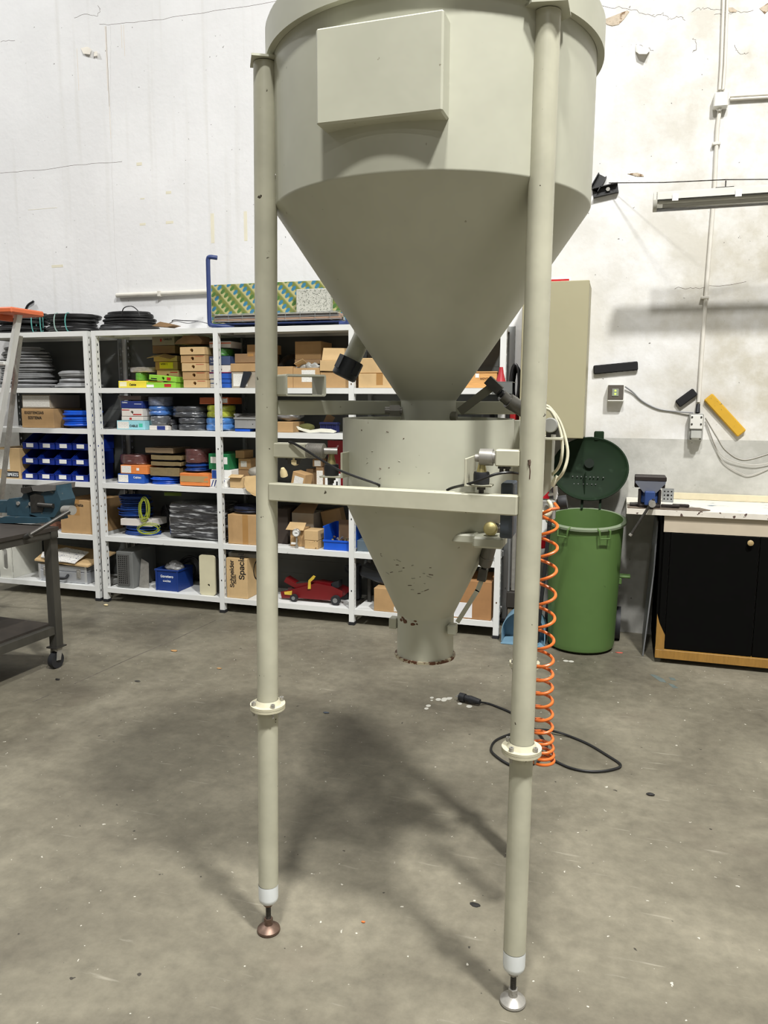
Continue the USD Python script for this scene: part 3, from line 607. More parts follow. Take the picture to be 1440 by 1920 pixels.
for r in range(3):
    for k in range(4):
        zb = z0 + r * .115; xc = xl + bw * (k + .5)
        t = thing('storage_bin', 'blue open stacking bin, %s from the left in the %s row' % (colname[k], rows[r][2]), 'storage bin', (xc, 4.755 + .012 * r, zb), group='blue stacking bins on the first unit', local=True)
        part(t, 'bin_shell', bin_mesh(bw - .014, .112, .30, .048), BINBLUE, smooth=False)
        part(t, 'label_card', bx(-.032, .032, -.0055, -.004, .012, .042, 0), PAPERW)
p = pbox('cardboard_box', 'big tan moving box with black logo print, behind the teal vise', 'box', 112, 176, 938, D5, 4.75, .34, CARD, txt=[('WellDelta', .3, .82, .075, INK)], tape=(.55,))
part(p, 'logo_mark', prism_xz([(-p.w / 2 + .16 * p.w, .82 * p.h), (-p.w / 2 + .26 * p.w, .82 * p.h), (-p.w / 2 + .21 * p.w, .91 * p.h)], -.001, -.0002), INK)
pbox('cardboard_box', 'small reddish-brown box left of the big moving box', 'box', 76, 98, 985, D5, 4.80, .2, M('red_brown_card', (126, 84, 66), .8))
# white appliance housing, flight case and cardboard on the bottom shelf
X0, X1 = -4.585, PY(21, 1050, 4.74)[0]; zt = PY(10, 1017, 4.74)[2]
t = thing('appliance_housing', 'white metal housing with a dark rounded window on the bottom shelf at far left', 'appliance', ((X0 + X1) / 2, 4.9, D6))
WH_EN = M('white_enamel', (216, 216, 206), .45, var=.04)
fr = sbox(X0, D6 + EPS, X1 - .004, zt); win = sbox(X0 + .03, D6 + .07, X1 - .035, zt - .05).buffer(-.02).buffer(.02)
part(t, 'front_frame', prism_xz(fr.difference(win), 4.74, 4.755), WH_EN, smooth=False)
part(t, 'shell', cat_([bx(X1 - .003, X1, 4.757, 5.08, D6 + EPS, zt, 0), bx(X0, X1 - .003, 4.757, 5.08, zt - .003, zt, 0), bx(X0, X1 - .003, 5.077, 5.08, D6 + EPS, zt - .003, 0)]), WH_EN, smooth=False)
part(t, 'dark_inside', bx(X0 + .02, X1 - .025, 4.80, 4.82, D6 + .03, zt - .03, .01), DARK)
X0, X1 = PY(73, 1075, 4.755)[0], PY(163, 1085, 4.755)[0]; zt = PY(118, 1060, 4.755)[2]
t = thing('flight_case', 'aluminium flight case under the flattened cardboard on the bottom shelf', 'case', ((X0 + X1) / 2, 4.9, D6))
ALU = M('aluminium_sheet', (196, 199, 204), .35, .55, var=.04, sc=40); zs_ = D6 + (zt - D6) * .66
part(t, 'case_body', bx(X0, X1, 4.755, 5.0, D6 + .003, zs_ - .002, .004), ALU)
part(t, 'case_lid', bx(X0, X1, 4.755, 5.0, zs_ + .001, zt, .004), ALU)
for xx in (X0 + .05, X1 - .085):
    part(t, 'latch', cat_([bx(xx, xx + .035, 4.745, 4.755, zs_ - .045, zs_ + .025, .003), bx(xx + .008, xx + .027, 4.741, 4.745, zs_ - .035, zs_ + .01, .002)]), STEEL)
for xx in (X0, X1 - .018): part(t, 'corner_strip', bx(xx - .001, xx + .019, 4.753, 4.76, D6 + .002, zt + .001, .001), M('bright_alu', (220, 222, 224), .3, .6))
hx = (X0 + X1) / 2; part(t, 'handle', tube(spline([(hx - .05, 4.756, D6 + .06), (hx - .05, 4.715, D6 + .045), (hx + .05, 4.715, D6 + .045), (hx + .05, 4.756, D6 + .06)], 6), .011, 8), RUBBER)
sheet = hull(*[(x, y, z + dz) for (x, y, z) in ((X0 - .02, 4.74, zt + .022), (X1 + .03, 4.735, zt + .004), (X1 + .04, 5.06, zt + .05), (X0 - .10, 5.04, zt + .085)) for dz in (0, .012)])
single('cardboard_sheet', sheet, CARD_L, 'flattened cardboard lying on the aluminium case', 'cardboard')
n_ = [(PY(x, y, 4.77)[0], 4.77 + dy, PY(x, y, 4.77)[2] + .004) for x, y, dy in ((80, 1043, .0), (105, 1040, .12), (150, 1048, .10), (148, 1062, -.045), (112, 1056, -.045), (82, 1050, -.03))]
single('newspaper', rough_up(hull(*[(a, b, c + d) for a, b, c in n_ for d in (.024, .030)]).subdivide().subdivide(), .006, 18), M('newsprint', (206, 204, 198), .8, var=.05, spots=(138, 138, 150), spot_at=(.56, .62), spot_sc=90), 'crumpled printed paper on top of the flattened cardboard', 'paper')

# --- second unit
pcoil('thick black cable coil on the top shelf left of the blue rack', 178, 300, 582, D1, 4.92, CABLE, 26, .0095, .17, 7, fill=.35, taper=.3)
for k, (pts, lab) in enumerate(([[(228, 592), (232, 578), (246, 574), (258, 582), (262, 592)], 'thin black cable loop standing up from the thick black coil'], [[(318, 606), (330, 602), (352, 606), (372, 603), (392, 607)], 'loose grey wire lying on the top shelf left of the blue rack'], [[(322, 604), (326, 600), (345, 601), (372, 602)], 'thin dark wire bent up above the loose grey wire'])):
    single('loose_wire', tube(spline([PY(x, y, [4.742, 4.80, 4.86][k]) for x, y in pts], 6), .0035, 6), [CABLE, WIRE_GY, CABLE][k], lab, 'wire')
single('cardboard_strip', rough_up(hull(*[PY(x, y, 4.76) + V(0, dy, 0) for x, y in ((284, 611), (300, 603), (325, 609), (312, 613)) for dy in (0, .1)]).subdivide(), .003, 20), CARD_D, 'torn brown cardboard strip under the thick black coil', 'cardboard')
p = pbox('wire_box', 'small yellow wire box at the left front of the second shelf', 'box', 222, 274, 714, D2, 4.75, .2, YEL_C, labs=[(.05, .3, .2, .85, M('cream_spot', (236, 230, 190), .6), 'printed_circle')], txt=[('Cable', .4, .3, .3, INK)])
pwrap('flat dull-red wire coil behind the small yellow box', 238, 277, 712, D2, 4.98, M('wrap_pink', (160, 96, 96), .35, coat=.6, bump=.5), .06, seed=3)
p = pwrap('bright green wire coil in plastic beside the lime boxes', 228, 276, 699, D2 + .055, 4.98, wrapm('wrap_green', (96, 158, 62)), .06, seed=4)
pwrap('pale grey wire coil lying on the green one', 246, 292, 688, p.z1, 4.98, wrapm('wrap_pale', (178, 172, 172)), .06, seed=5)
p = pbox('wire_box', 'lime green wire box lying flat on the shelf edge', 'box', 275, 329, 717, D2, 4.75, .2, LIME, labs=[(.0, .25, .1, .6, PAPERW), (.62, .85, .15, .7, INK_R, 'red_mark')])
pbox('wire_box', 'tilted lime green wire box with red spot on top of the flat one', 'box', 279, 330, 704.5, p.z1 + .009, 4.75, .2, LIME, tilt=5, hole=(.52, .5, .011), labs=[(.66, .8, .2, .8, INK_R, 'red_spot'), (.08, .3, .2, .4, INK, 'dark_print')])
p = pbox('wire_box', 'tan wire box with a dark hole behind the lime boxes', 'box', 294, 335, 694, D2 + .0, 4.96, .15, CARD_L, hole=(.5, .72, .010), labs=[(.62, .95, .85, .9, INK_R, 'red_line')])
p = pbox('wire_box', 'tan wire box with a bright yellow label', 'box', 291, 333, 678, p.z1 + EPS, 4.955, .15, CARD, labs=[(.2, .8, .15, .92, YELLOW_LB, 'yellow_label')], txt=[('WIRE 1', .25, .6, .2, INK)])
p = pbox('wire_box', 'torn open brown wire box with loose flaps', 'box', 288, 332, 667, p.z1 + EPS, 4.95, .15, CARD_L)
part(p, 'loose_flap', mv(cham(p.w * .5, .09, .003, .001), (-p.w * .28, -.035, p.h * .9), rx=14, ry=-6), CARD_L); part(p, 'loose_flap', mv(cham(p.w * .45, .08, .003, .001), (p.w * .2, -.03, p.h * .8), rx=18, ry=12), CARD)
p = pbox('wire_box', 'plain dark brown box second from the top of the yellow-labelled stack', 'box', 286, 328, 648, p.z1 + .016, 4.95, .15, CARD_D)
pbox('wire_box', 'grey-white box on top of the yellow-labelled stack', 'box', 285, 327, 630, p.z1 + EPS, 4.95, .15, CARD_G, txt=[('CABLES', .52, .55, .2, INK)], labs=[(.36, .44, .4, .7, INK_R, 'red_mark')])
single('red_package', bx(PY(333, 715, 4.96)[0], PY(343, 715, 4.96)[0], 4.98, 5.04, D2 + EPS, PY(337, 709, 4.8)[2], .004), M('red_wrap', (140, 40, 36), .4, coat=.5), 'small red package between the lime boxes and the tan stack', 'package')
z = D2; nm = ['lowest', 'second from the bottom', 'middle', 'fourth from the bottom', 'topmost']
for k, yt in enumerate((712.5, 697, 681, 666, 650.5)):
    p = pbox('wire_box', 'tan wire box with a wire hole, %s of its five-box stack' % nm[k], 'box', 344 - k * 1.7, 388 - k * 1.2, yt, z + EPS, 4.755 + (k % 2) * .006, .2, [CARD_L, CARD][k % 2], hole=(.48, .56, .0125), labs=[(.6, .93, .83, .88, INK_R, 'red_line')] if k < 4 else (), g='stack of tan wire boxes'); z = p.z1
bag = rough_up(hull(*[(PY(x, y, 4.84)[0], 4.84 + dy, PY(x, y, 4.84)[2]) for x, y in ((336, 649), (340, 641), (352, 634), (378, 633), (386, 642), (384, 649)) for dy in (-.05, .1)]).subdivide().subdivide(), .012, 20, 4)
single('paper_bag', mv(bag, (0, 0, .012)), CARD_D, 'crumpled brown paper on top of the stack of five tan boxes', 'paper')
zq = D2
for k, (yt, x0, x1) in enumerate(((719, 392, 434), (711, 391, 433), (700, 392, 434))):
    p = pbox('wire_box', 'white and blue wire carton, %s of three in the stack behind the shelf post' % ['bottom', 'middle', 'top'][k], 'box', x0, x1, yt, zq + EPS, 4.80, .2, BLUE_C, labs=[(.0, .55, .05, .95, PAPER)], g='white and blue wire cartons'); zq = p.z1
p = pbox('wire_box', 'white wire box with a purple bottom edge and dark hole', 'box', 386, 434, 685, zq + EPS, 4.80, .2, WHITE_C, hole=(.5, .45, .012), labs=[(.0, 1, 0, .12, M('purple_ink', (120, 30, 80), .5), 'purple_edge'), (.1, .3, .2, .35, NAVY, 'blue_print')])
p = pbox('wire_box', 'slate blue wire box printed 0.75', 'box', 384, 431, 668, p.z1 + EPS, 4.80, .2, SLATE_C, hole=(.5, .45, .013), txt=[('0,75', .06, .58, .22, INK_W)], labs=[(.08, .26, .25, .3, INK_W, 'white_line')])
p = pwrap('green wire coil in film between the slate blue box and the white box', 390, 436, 653, p.z1, 4.90, wrapm('wrap_grass', (70, 132, 56)), .1, seed=8)
pbox('wire_box', 'white box with orange print on top of the green film-wrapped coil', 'box', 387, 433, 640, p.z1 + EPS, 4.82, .16, WHITE_C, labs=[(.0, 1, .6, .8, M('orange_print', (214, 120, 90), .6), 'orange_band')])
# third level
p = pbox('wire_box', 'pale cyan wire box with white label, lowest of its stack', 'box', 219, 271, 789, D3, 4.75, .22, CYAN, labs=[(.03, .44, .1, .9, PAPER), (.8, .93, .3, .7, M('mint_spot', (70, 190, 160), .5), 'green_circle')], txt=[('CABLE', .46, .3, .25, INK)])
p = pbox('wire_box', 'low white wire box on the pale cyan one', 'box', 228, 268, 781, p.z1 + EPS, 4.76, .22, WHITE_C, labs=[(.38, .48, .2, .7, INK_R, 'red_print')])
p = pbox('wire_box', 'white wire box with an oval hole below the dark blue box', 'box', 228, 267, 766, p.z1 + EPS, 4.76, .22, WHITE_C, hole=(.5, .5, .012), labs=[(.02, .38, .75, .85, INK_R, 'red_print'), (.55, .95, .15, .3, INK_R, 'red_print')])
p = pbox('wire_box', 'dark blue wire box with white print', 'box', 227, 267, 752, p.z1 + EPS, 4.76, .22, NAVY, txt=[('Cables', .05, .7, .2, INK_W)], labs=[(.62, .95, .55, .62, INK_W, 'white_print')])
pbox('plastic_bag_pack', 'dull clear-wrapped package on the dark blue box', 'package', 221, 264, 742, p.z1 + EPS, 4.78, .2, M('dull_film', (112, 104, 100), .3, coat=.7, bump=.6), film=True)
p = pbox('wire_box', 'white box with blue corner under the grey film-wrapped coil', 'box', 280, 315, 798, D3, 4.76, .2, WHITE_C, labs=[(.42, .85, .05, .95, NAVY, 'blue_panel')])
p = pwrap('grey film-wrapped wire coil below the blue ones', 277, 319, 780, p.z1, 4.85, W_GREY, .09, seed=10)
p = pwrap('double blue film-wrapped wire coil in the middle of its stack', 275, 323, 762, p.z1, 4.87, W_BLUE, .11, layers=2, seed=11)
pwrap('pale slate film-wrapped wire coil on top of the blue double coil', 273, 320, 744, p.z1, 4.86, W_NAVY, .1, seed=12)
p = pwrap('small dark coil on the shelf between the two wrapped stacks', 318, 333, 797, D3, 4.83, W_DARK, .05, seed=13); pwrap('small black coil on top of the small dark coil', 318, 332, 787, p.z1, 4.83, wrapm('wrap_black', (46, 46, 50)), .05, seed=14)
p = pwrap('lowest dark grey wrapped coil of the stack of three', 332, 387, 795.5, D3, 4.87, W_DARK, .11, seed=15, g=None)
p = pwrap('middle dark grey wrapped coil of the stack of three', 332, 386, 783.5, p.z1, 4.87, W_DARK, .11, seed=16)
pwrap('topmost dark grey wrapped double coil of the stack of three', 328, 388, 762, p.z1, 4.87, W_DARK, .11, seed=17, layers=2)
p = pwrap('light blue film-wrapped double coil behind the shelf post', 387, 438, 784, D3, 4.89, wrapm('wrap_sky', (78, 130, 196)), .11, seed=18, layers=2)
p = pwrap('yellow-green wrapped wire coil behind the shelf post', 388, 438, 760, p.z1, 4.89, W_YEL, .11, layers=2, seed=19)
pbox('wire_box', 'orange film-wrapped box on top of the yellow-green coil', 'box', 374, 428, 745, p.z1 + EPS, 4.80, .2, M('orange_wrap', (190, 92, 40), .3, coat=.6, bump=.5), film=True, labs=[(.8, .97, .2, .9, PAPER)])
# fourth level
p = pbox('wire_box', 'blue wire box with white label at the left of the fourth shelf', 'box', 221, 270, 889, D4, 4.78, .22, BLUE_C, labs=[(.02, .4, .08, .9, PAPER)], txt=[('Cables', .6, .55, .22, INK_W)])
p = pbox('wire_box', 'orange wire box with white label on the blue box', 'box', 226, 276, 872.5, p.z1 + EPS, 4.78, .22, ORANGE_C, labs=[(.03, .4, .1, .92, PAPER), (.6, .7, .4, .7, PAPERW, 'white_circle')])
pwrap('maroon wrapped wire coil on the orange wire box', 231, 281, 853, p.z1, 4.90, W_MAROON, .11, seed=21)
p = pcoil('bright blue wire coil under the three olive wrapped boxes', 283, 336, 895, D4, 4.87, WIRE_BL, 14, .004, .1, 22, fill=.25, name='wire_coil', cat='wire coil')
OLIVE = M('olive_wrap', (128, 112, 78), .25, coat=1.0, bump=.6, bs=50, var=.12)
z = p.z1
for k, (x0, x1, yt) in enumerate(((281, 336, 877), (283, 339, 866), (283, 340, 854))):
    p = pbox('wire_box', 'olive film-wrapped wire box, %s of three above the bright blue coil' % ['bottom', 'middle', 'top'][k], 'box', x0, x1, yt, z + EPS, 4.80, .2, OLIVE, film=True); z = p.z1 + .003
pbox('wire_box', 'dusty brown taped box on top of the olive wrapped boxes', 'box', 272, 324, 840, z + EPS, 4.80, .25, M('dusty_card', (126, 108, 84), .5, coat=.3), film=True)
p = pbox('wire_box', 'orange and tan wrapped box at the front under the blue coil', 'box', 337, 391, 888, D4, 4.75, .2, ORANGE_C, film=True, labs=[(.02, .98, .3, .8, M('tan_band', (178, 148, 100), .4, coat=.8), 'tan_band')])
p = pcoil('royal blue wire coil between the orange wrapped box and the maroon coil', 346, 392, 869, p.z1, 4.87, WIRE_NV, 14, .004, .1, 23, fill=.25, name='wire_coil', cat='wire coil')
pwrap('maroon wrapped wire coil on the royal blue coil', 343, 392, 842, p.z1, 4.88, W_MAROON, .11, seed=24)
p = pbox('wire_box', 'white box with blue diagonal stripes at the shelf post', 'box', 384, 426, 899, D4, 4.766, .12, PAPERW, labs=())
for k in range(5):
    x = -p.w / 2 + .06 * p.w + k * .16 * p.w
    part(p, 'blue_stripe', prism_xz([(x, 0.004), (x + .05 * p.w, .004), (x + .17 * p.w, p.h - .003), (x + .12 * p.w, p.h - .003)], -.001, -.0002), NAVY)
p = pbox('wire_box', 'white box with a blue corner below the green carton', 'box', 391, 434, 881, p.z1 + EPS, 4.79, .2, PAPERW, labs=[(.02, .3, .05, .95, BLUE_C, 'blue_corner')])
pbox('wire_box', 'green carton with white label at the shelf post', 'box', 391, 428, 851, p.z1 + EPS, 4.79, .28, GREEN_C, labs=[(.1, .6, .4, .8, PAPER), (.72, .95, .35, .8, PAPERW)])
# fifth level
p = pcoil('lower blue wire coil under the blue heap', 236, 300, 986, D5, 4.905, WIRE_NV, 16, .0045, .10, 31, fill=.35, name='wire_coil', cat='wire coil')
p = pbox('wire_tray', 'dusty white cardboard tray between the two blue wire heaps', 'tray', 226, 284, 974, p.z1 + EPS, 4.80, .2, WHITE_C)
pcoil('heap of blue wire coils on the dusty white tray', 222, 284, 931, p.z1, 4.92, WIRE_NV, 40, .0045, .11, 32, fill=.6, name='wire_coil', cat='wire coil')
def hoop(label, cx, cy, rx, ry, Y, n, mat, seed, wr=.0032, name='wire_loop', cat='wire', lean=.03):
    r = random.Random(seed); pts = []
    for k in range(n):
        f = 1 - .35 * r.random(); ox, oy = r.uniform(-4, 4), r.uniform(-3, 3)
        for q in range(26):
            a = 2 * np.pi * q / 26 + k; pts.append(PY(cx + ox * (q / 26) + rx * f * math.cos(a), cy + oy * (q / 26) + ry * f * math.sin(a), Y + lean * math.sin(a) + .006 * k / n))
    return single(name, tube(pts, wr, 6), mat, label, cat)
hoop('standing coil of black wire behind the yellow-green loops', 308, 968, 6, 20, 5.06, 14, CABLE, 41, .004)
hoop('yellow-green earth wire loop over the heap of blue coils', 271, 955, 9, 24, 4.778, 6, WIRE_YG, 42, lean=.006)
hoop('loose yellow-green wire rings hanging over the shelf front', 278, 992, 22, 10, 4.755, 4, WIRE_YG, 43, .0025, lean=.004)
BUN = M('bundle_film', (58, 58, 60), .22, var=.5, sc=3, bump=1.0, bs=36, coat=1.0, stretch=(3, 3, 26), spots=(186, 188, 190), spot_at=(.52, .66), spot_sc=2.2)  # pale spots are glints on the film, painted into its colour
bm = bx(PY(314, 950, 4.79)[0], PY(418, 960, 4.79)[0], 4.79, 5.08, D5 + EPS, PY(366, 946, 4.79)[2], .02).subdivide().subdivide().subdivide().subdivide()
v = bm.vertices.copy(); k = (meshkit.fbm(v * V(3, 3, 38) + 9, 3, 2) - .5); v += bm.vertex_normals * (k * .028)[:, None]; v[:, 2] = np.maximum(v[:, 2], D5 + EPS); bm.vertices = v
single('wrapped_bundle', bm, BUN, 'big black bundle of profiles in shiny stretch film', 'bundle')
single('green_tube', cyl(PY(308, 926, 4.86), PY(340, 927, 4.93), .013, 16), M('green_tube', (110, 132, 40), .5), 'short olive green tube lying on the film-wrapped bundle', 'tube')
# bottom
X0, X1 = PY(219, 1070, 4.75)[0], PY(249, 1070, 4.75)[0]; zt = PY(235, 1035, 4.75)[2]
t = thing('perforated_housing', 'grey perforated metal housing standing on the bottom shelf', 'metal housing', ((X0 + X1) / 2, 4.9, D6))
part(t, 'shell', bx(X0, X1, 4.75, 5.05, D6 + EPS, zt, .003), M('grey_enamel', (122, 124, 122), .5, .2))
g_ = sbox(X0 + .012, D6 + .02, X1 - .03, zt - .02); hs = []
for i in range(5):
    for j in range(14):
        x, z = X0 + .02 + i * .0165, D6 + .035 + j * (zt - D6 - .06) / 14
        g_ = g_.difference(sbox(x, z, x + .009, z + (zt - D6 - .06) / 14 * .62))
part(t, 'grille', prism_xz(g_, 4.744, 4.7495), M('grille_grey', (92, 92, 90), .5, .3), smooth=False); part(t, 'dark_mesh', bx(X0 + .012, X1 - .03, 4.7492, 4.7499, D6 + .02, zt - .02, 0), DARK)
single('bent_plate', hull(*[(X1 + .012 + a, y + b, z) for a, y, z in ((0, 4.80, D6 + EPS), (.085, 4.80, D6 + EPS), (.07, 4.83, zt - .09), (.0, 4.84, zt - .06)) for b in (0, .004)]), STEEL, 'tilted dull steel plate leaning beside the perforated housing', 'metal plate')
def crate(name, label, cat, x0, x1, yt, zb, Y, d, mat, lip=1.0, t=.004, txt=None):
    X0, X1 = PY(x0, yt + 15, Y)[0], PY(x1, yt + 15, Y)[0]; zt = PY((x0 + x1) / 2, yt, Y)[2]; zb += EPS; zf = zb + (zt - zb) * lip
    n = thing(name, label, cat, ((X0 + X1) / 2, Y + d / 2, zb))
    part(n, 'shell', cat_([bx(X0, X1, Y, Y + d, zb, zb + t, 0), bx(X0, X1, Y, Y + t, zb + t, zf, 0), bx(X0, X1, Y + d - t, Y + d, zb + t, zt, 0), bx(X0, X0 + t, Y + t, Y + d - t, zb + t, zt, 0), bx(X1 - t, X1, Y + t, Y + d - t, zb + t, zt, 0)]), mat, smooth=False)
    part(n, 'rim', cat_([bx(X0 - .006, X1 + .006, Y - .006, Y, zf - .012, zf, .001), bx(X0 - .006, X0, Y, Y + d, zt - .012, zt, .001), bx(X1, X1 + .006, Y, Y + d, zt - .012, zt, .001)]), mat)
    n.b = (X0, X1, Y, Y + d, zb, zt); return n
c = crate('blue_crate', 'small blue plastic crate with white lettering and a bag in it', 'crate', 292, 334, 1068, D6, 4.77, .2, M('crate_blue', (18, 50, 118), .45))
X0, X1, Y0, Y1, zb, zt = c.b
for xx in (X0, X1 - .012): part(c, 'corner_rib', bx(xx, xx + .012, Y0 - .005, Y0, zb, zt - .013, .001), M('crate_blue', (0, 0, 0)))
part(c, 'lettering', text('Gavetero', .018, (X0 + .04, Y0 - .001, zb + (zt - zb) * .62)), INK_W, smooth=False); part(c, 'lettering', text('cocina', .015, (X0 + .06, Y0 - .001, zb + (zt - zb) * .42)), INK_W, smooth=False)
single('plastic_bag', rough_up(trimesh.creation.icosphere(3, .055), .04, 22, 3).apply_transform(np.diag([1.1, .9, .7, 1])).apply_translation(((X0 + X1) / 2, Y0 + .1, zt + .0)), M('grey_bag', (130, 130, 130), .2, coat=1, bump=.6), 'crumpled clear bag in the small blue crate', 'bag')
hoop('standing coil of thick black cable beside the blue crate', 356, 1066, 20, 23, 5.03, 10, CABLE, 51, .009, 'cable_coil', 'cable coil', .03)
X0, X1 = PY(374, 1080, 4.75)[0], PY(403, 1080, 4.75)[0]; zt = PY(388, 1041, 4.75)[2]
t = thing('beige_cover', 'beige metal machine cover with a round hole on the bottom shelf', 'metal cover', ((X0 + X1) / 2, 4.9, D6), (0, 0, 0))
cv = sbox(X0, D6 + EPS, X1, zt).buffer(-.02).buffer(.02); part(t, 'front_face', prism_xz(cv.difference(Point((X0 + X1) / 2 + .01, D6 + .075).buffer(.009)), 4.75, 4.765), M('beige_enamel', (206, 200, 170), .5, var=.04))
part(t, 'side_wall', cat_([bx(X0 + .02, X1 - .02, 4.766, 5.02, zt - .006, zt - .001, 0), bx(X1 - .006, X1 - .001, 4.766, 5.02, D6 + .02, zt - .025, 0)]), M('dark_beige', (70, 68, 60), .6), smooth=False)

# --- third unit
BLUEP = M('blue_pipe', (46, 62, 112), .45, var=.08)
rk = thing('pipe_rack', 'dark blue bent-pipe rack with hooked ends on the top shelf', 'rack', (PY(500, 600, 4.9)[0], 4.9, D1))
def hookpipe(x, Y, hh=True):
    pts = [PY(x + 27, 612, Y - .02)] if False else []
    b = PY(x, 604, Y); zf = D1 + .016
    P = [(b[0] + .16, Y + .05, zf), (b[0] + .06, Y, zf), (b[0] + .014, Y, zf + .008), (b[0], Y, zf + .03)]
    zt = PY(x, 482, Y)[2]; P += [(b[0], Y, zf + .2), (b[0], Y, zt - .05), (b[0] + .002, Y, zt - .012), (b[0] + .016, Y, zt), (b[0] + .06, Y + .02, zt - .004)]
    return tube(spline(P, 6), .0145, 12)
part(rk, 'hook_pipe', hookpipe(393, 4.78), BLUEP)
part(rk, 'hook_pipe', tube(spline([(PY(640, 604, 4.78)[0] + .02 - .04, 4.80, D1 + .016), (PY(640, 604, 4.78)[0] + .02, 4.80, D1 + .018), (PY(652, 600, 4.78)[0], 4.79, D1 + .05), (PY(652, 560, 4.78)[0], 4.79, D1 + .3)], 6), .0145, 12), BLUEP)
X0, X1 = PY(398, 600, 4.79)[0], PY(640, 600, 4.79)[0]
gw = []
for z in (.045, .066, .092): gw.append(cyl((X0, 4.785, D1 + z), (X1, 4.785, D1 + z), .0022, 6))
k = 0
x = X0 + .02
while x < X1:
    gw.append(tube([(x, 4.784, D1 + .098), (x, 4.784, D1 + .042), (x, 5.02, D1 + .037)], .0018, 6)); x += .105
part(rk, 'wire_grid', cat_(gw), GALV, kind='stuff')
part(rk, 'rack_rail', cat_([bx(X0, X1, 4.80, 5.06, D1 + .026, D1 + .034, .002)]), BLUEP)
def patmat():
    n = {'tc': ('geometry', {}), 'sx': ('separate_xyz', {}), 'cx': ('combine_xyz', {}), 'mp': ('mapping', {'rotation': (0, 0, .82), 'scale': (1, 1, 1)}), 'ms': ('mapping', {'scale': (27.0, 15.0, 1.0)}),
         'v': ('voronoi_texture', {'dimensions': '2D', 'scale': 1.0, 'randomness': 0.0}), 'vr': ('rgb_ramp', {'ramp': [(0.30, (1, 1, 1)), (0.34, (0, 0, 0))]}),
         'cr': ('separate_color', {}), 'cm': ('rgb_ramp', {'ramp': [(0.0, lin((52, 118, 150))), (0.58, lin((52, 118, 150))), (0.6, lin((74, 112, 52))), (1.0, lin((74, 112, 52)))]}),
         'w': ('wave_texture', {'bands_direction': 'y', 'scale': 4.76, 'phase': 1.6}),
         'wr': ('rgb_ramp', {'ramp': [(0.40, lin((178, 172, 122))), (0.5, lin((112, 122, 58))), (0.62, lin((158, 156, 96))), (0.74, lin((112, 122, 58)))]}),
         'mx': ('mix', {}), 'p': ('principled_bsdf', {'roughness': .6})}
    l = [('tc.position', 'sx.vector'), ('sx.x', 'cx.x'), ('sx.z', 'cx.y'), ('cx.vector', 'mp.vector'), ('mp.vector', 'ms.vector'), ('ms.vector', 'v.vector'), ('v.distance', 'vr.fac'), ('v.color', 'cr.color'), ('cr.r', 'cm.fac'),
         ('mp.vector', 'w.vector'), ('w.fac', 'wr.fac'), ('vr.color', 'mx.fac'), ('wr.color', 'mx.color1'), ('cm.color', 'mx.color2'), ('mx.color', 'p.base_color')]
    return usdkit.material(stage, '/World/Looks/retro_pattern', n, l, surface='p.BSDF')
PAT = patmat()
zt = PY(450, 532, 5.03)[2]
single('patterned_board', bx(PY(396, 560, 5.03)[0], PY(668, 560, 5.03)[0], 5.03, 5.045, D1 + .040, zt, .002), PAT, 'board with blue and green dotted pattern standing at the back of the blue rack', 'board')
single('foam_block', bx(PY(555, 560, 4.97)[0], PY(619, 560, 4.97)[0], 4.97, 5.025, D1 + .09, PY(590, 541, 4.97)[2], .004), M('speckled_foam', (186, 186, 176), .8, var=.12, sc=90, spots=(120, 122, 112), spot_at=(.56, .60), spot_sc=120), 'speckled white foam panel leaning on the patterned board', 'panel')
RODS = [M('rod_a', (168, 140, 120), .5), M('rod_b', (120, 110, 130), .45), M('rod_c', (190, 186, 178), .4, .3), M('rod_d', (100, 96, 92), .5)]
for k in range(6):
    single('flat_bar', bx(X0 + .01 + .02 * (k % 3), X1 - .02 * (k % 2) - .01, 4.80 + .03 * (k % 3), 4.825 + .03 * (k % 3), D1 + .0435 + .021 * (k // 3), D1 + .062 + .021 * (k // 3), .001), RODS[k % 4], '%s flat bar lying in the wire grid of the blue rack' % ['front lower brownish', 'middle lower purplish', 'rear lower silver', 'front upper dark', 'middle upper brownish', 'rear upper purplish'][k], 'bar', group='flat bars in the blue rack')
single('flat_bar', bx(X0 + .02, X1 - .03, 4.795, 5.0, D1 + .084, D1 + .089, .001), RODS[2], 'wide pale sheet lying on the bars in the blue rack', 'sheet')
p = pbox('cardboard_box', 'grey-brown lidded box with a white label and black handle, left on the second shelf', 'box', 434, 500, 697, D2, 4.76, .28, CARD_G, labs=[(.05, .45, .1, .88, PAPER)])
part(p, 'box_lid', bx(-p.w / 2 - .004, p.w / 2 + .004, -.004, .284, p.h + .001, p.h + .055, .002), CARD)
part(p, 'black_handle', hull((-.06, -.02, 0.002), (-.03, -.02, 0.002), (.0, -.02, .09), (.025, -.02, .09), (.025, -.02, .105), (-.03, -.02, .11), (-.03, -.004, 0.002), (-.06, -.004, .002), (.025, -.004, .10), (-.02, -.004, .11)), BLACKPL)
q = pbox('cardboard_box', 'small tan box standing on the lidded grey-brown box', 'box', 440, 500, 663, p.z1 + .058, 4.78, .2, CARD_D, tape=(.7,))
pbox('cardboard_box', 'open tan carton at the back above the lidded box', 'box', 463, 510, 646, q.z1 + EPS, 4.84, .15, CARD)
p = pbox('cardboard_box', 'orange-tan closed box just right of the left leg', 'box', 512, 549, 687, D2, 4.77, .12, CARD)
wm = lathe([(.085, -.012), (.115, -.016), (.118, 0), (.115, .016), (.085, .012)], (0, 0, 0), 48, True)
wm = mv(wm, (0, 0, 0), rx=90); wm = mv(wm, (0, 0, 0), ry=0, rz=52); wm = mv(wm, (PY(541, 668, 5.0)[0] + .035, 5.0, D2 + .12), ry=0)
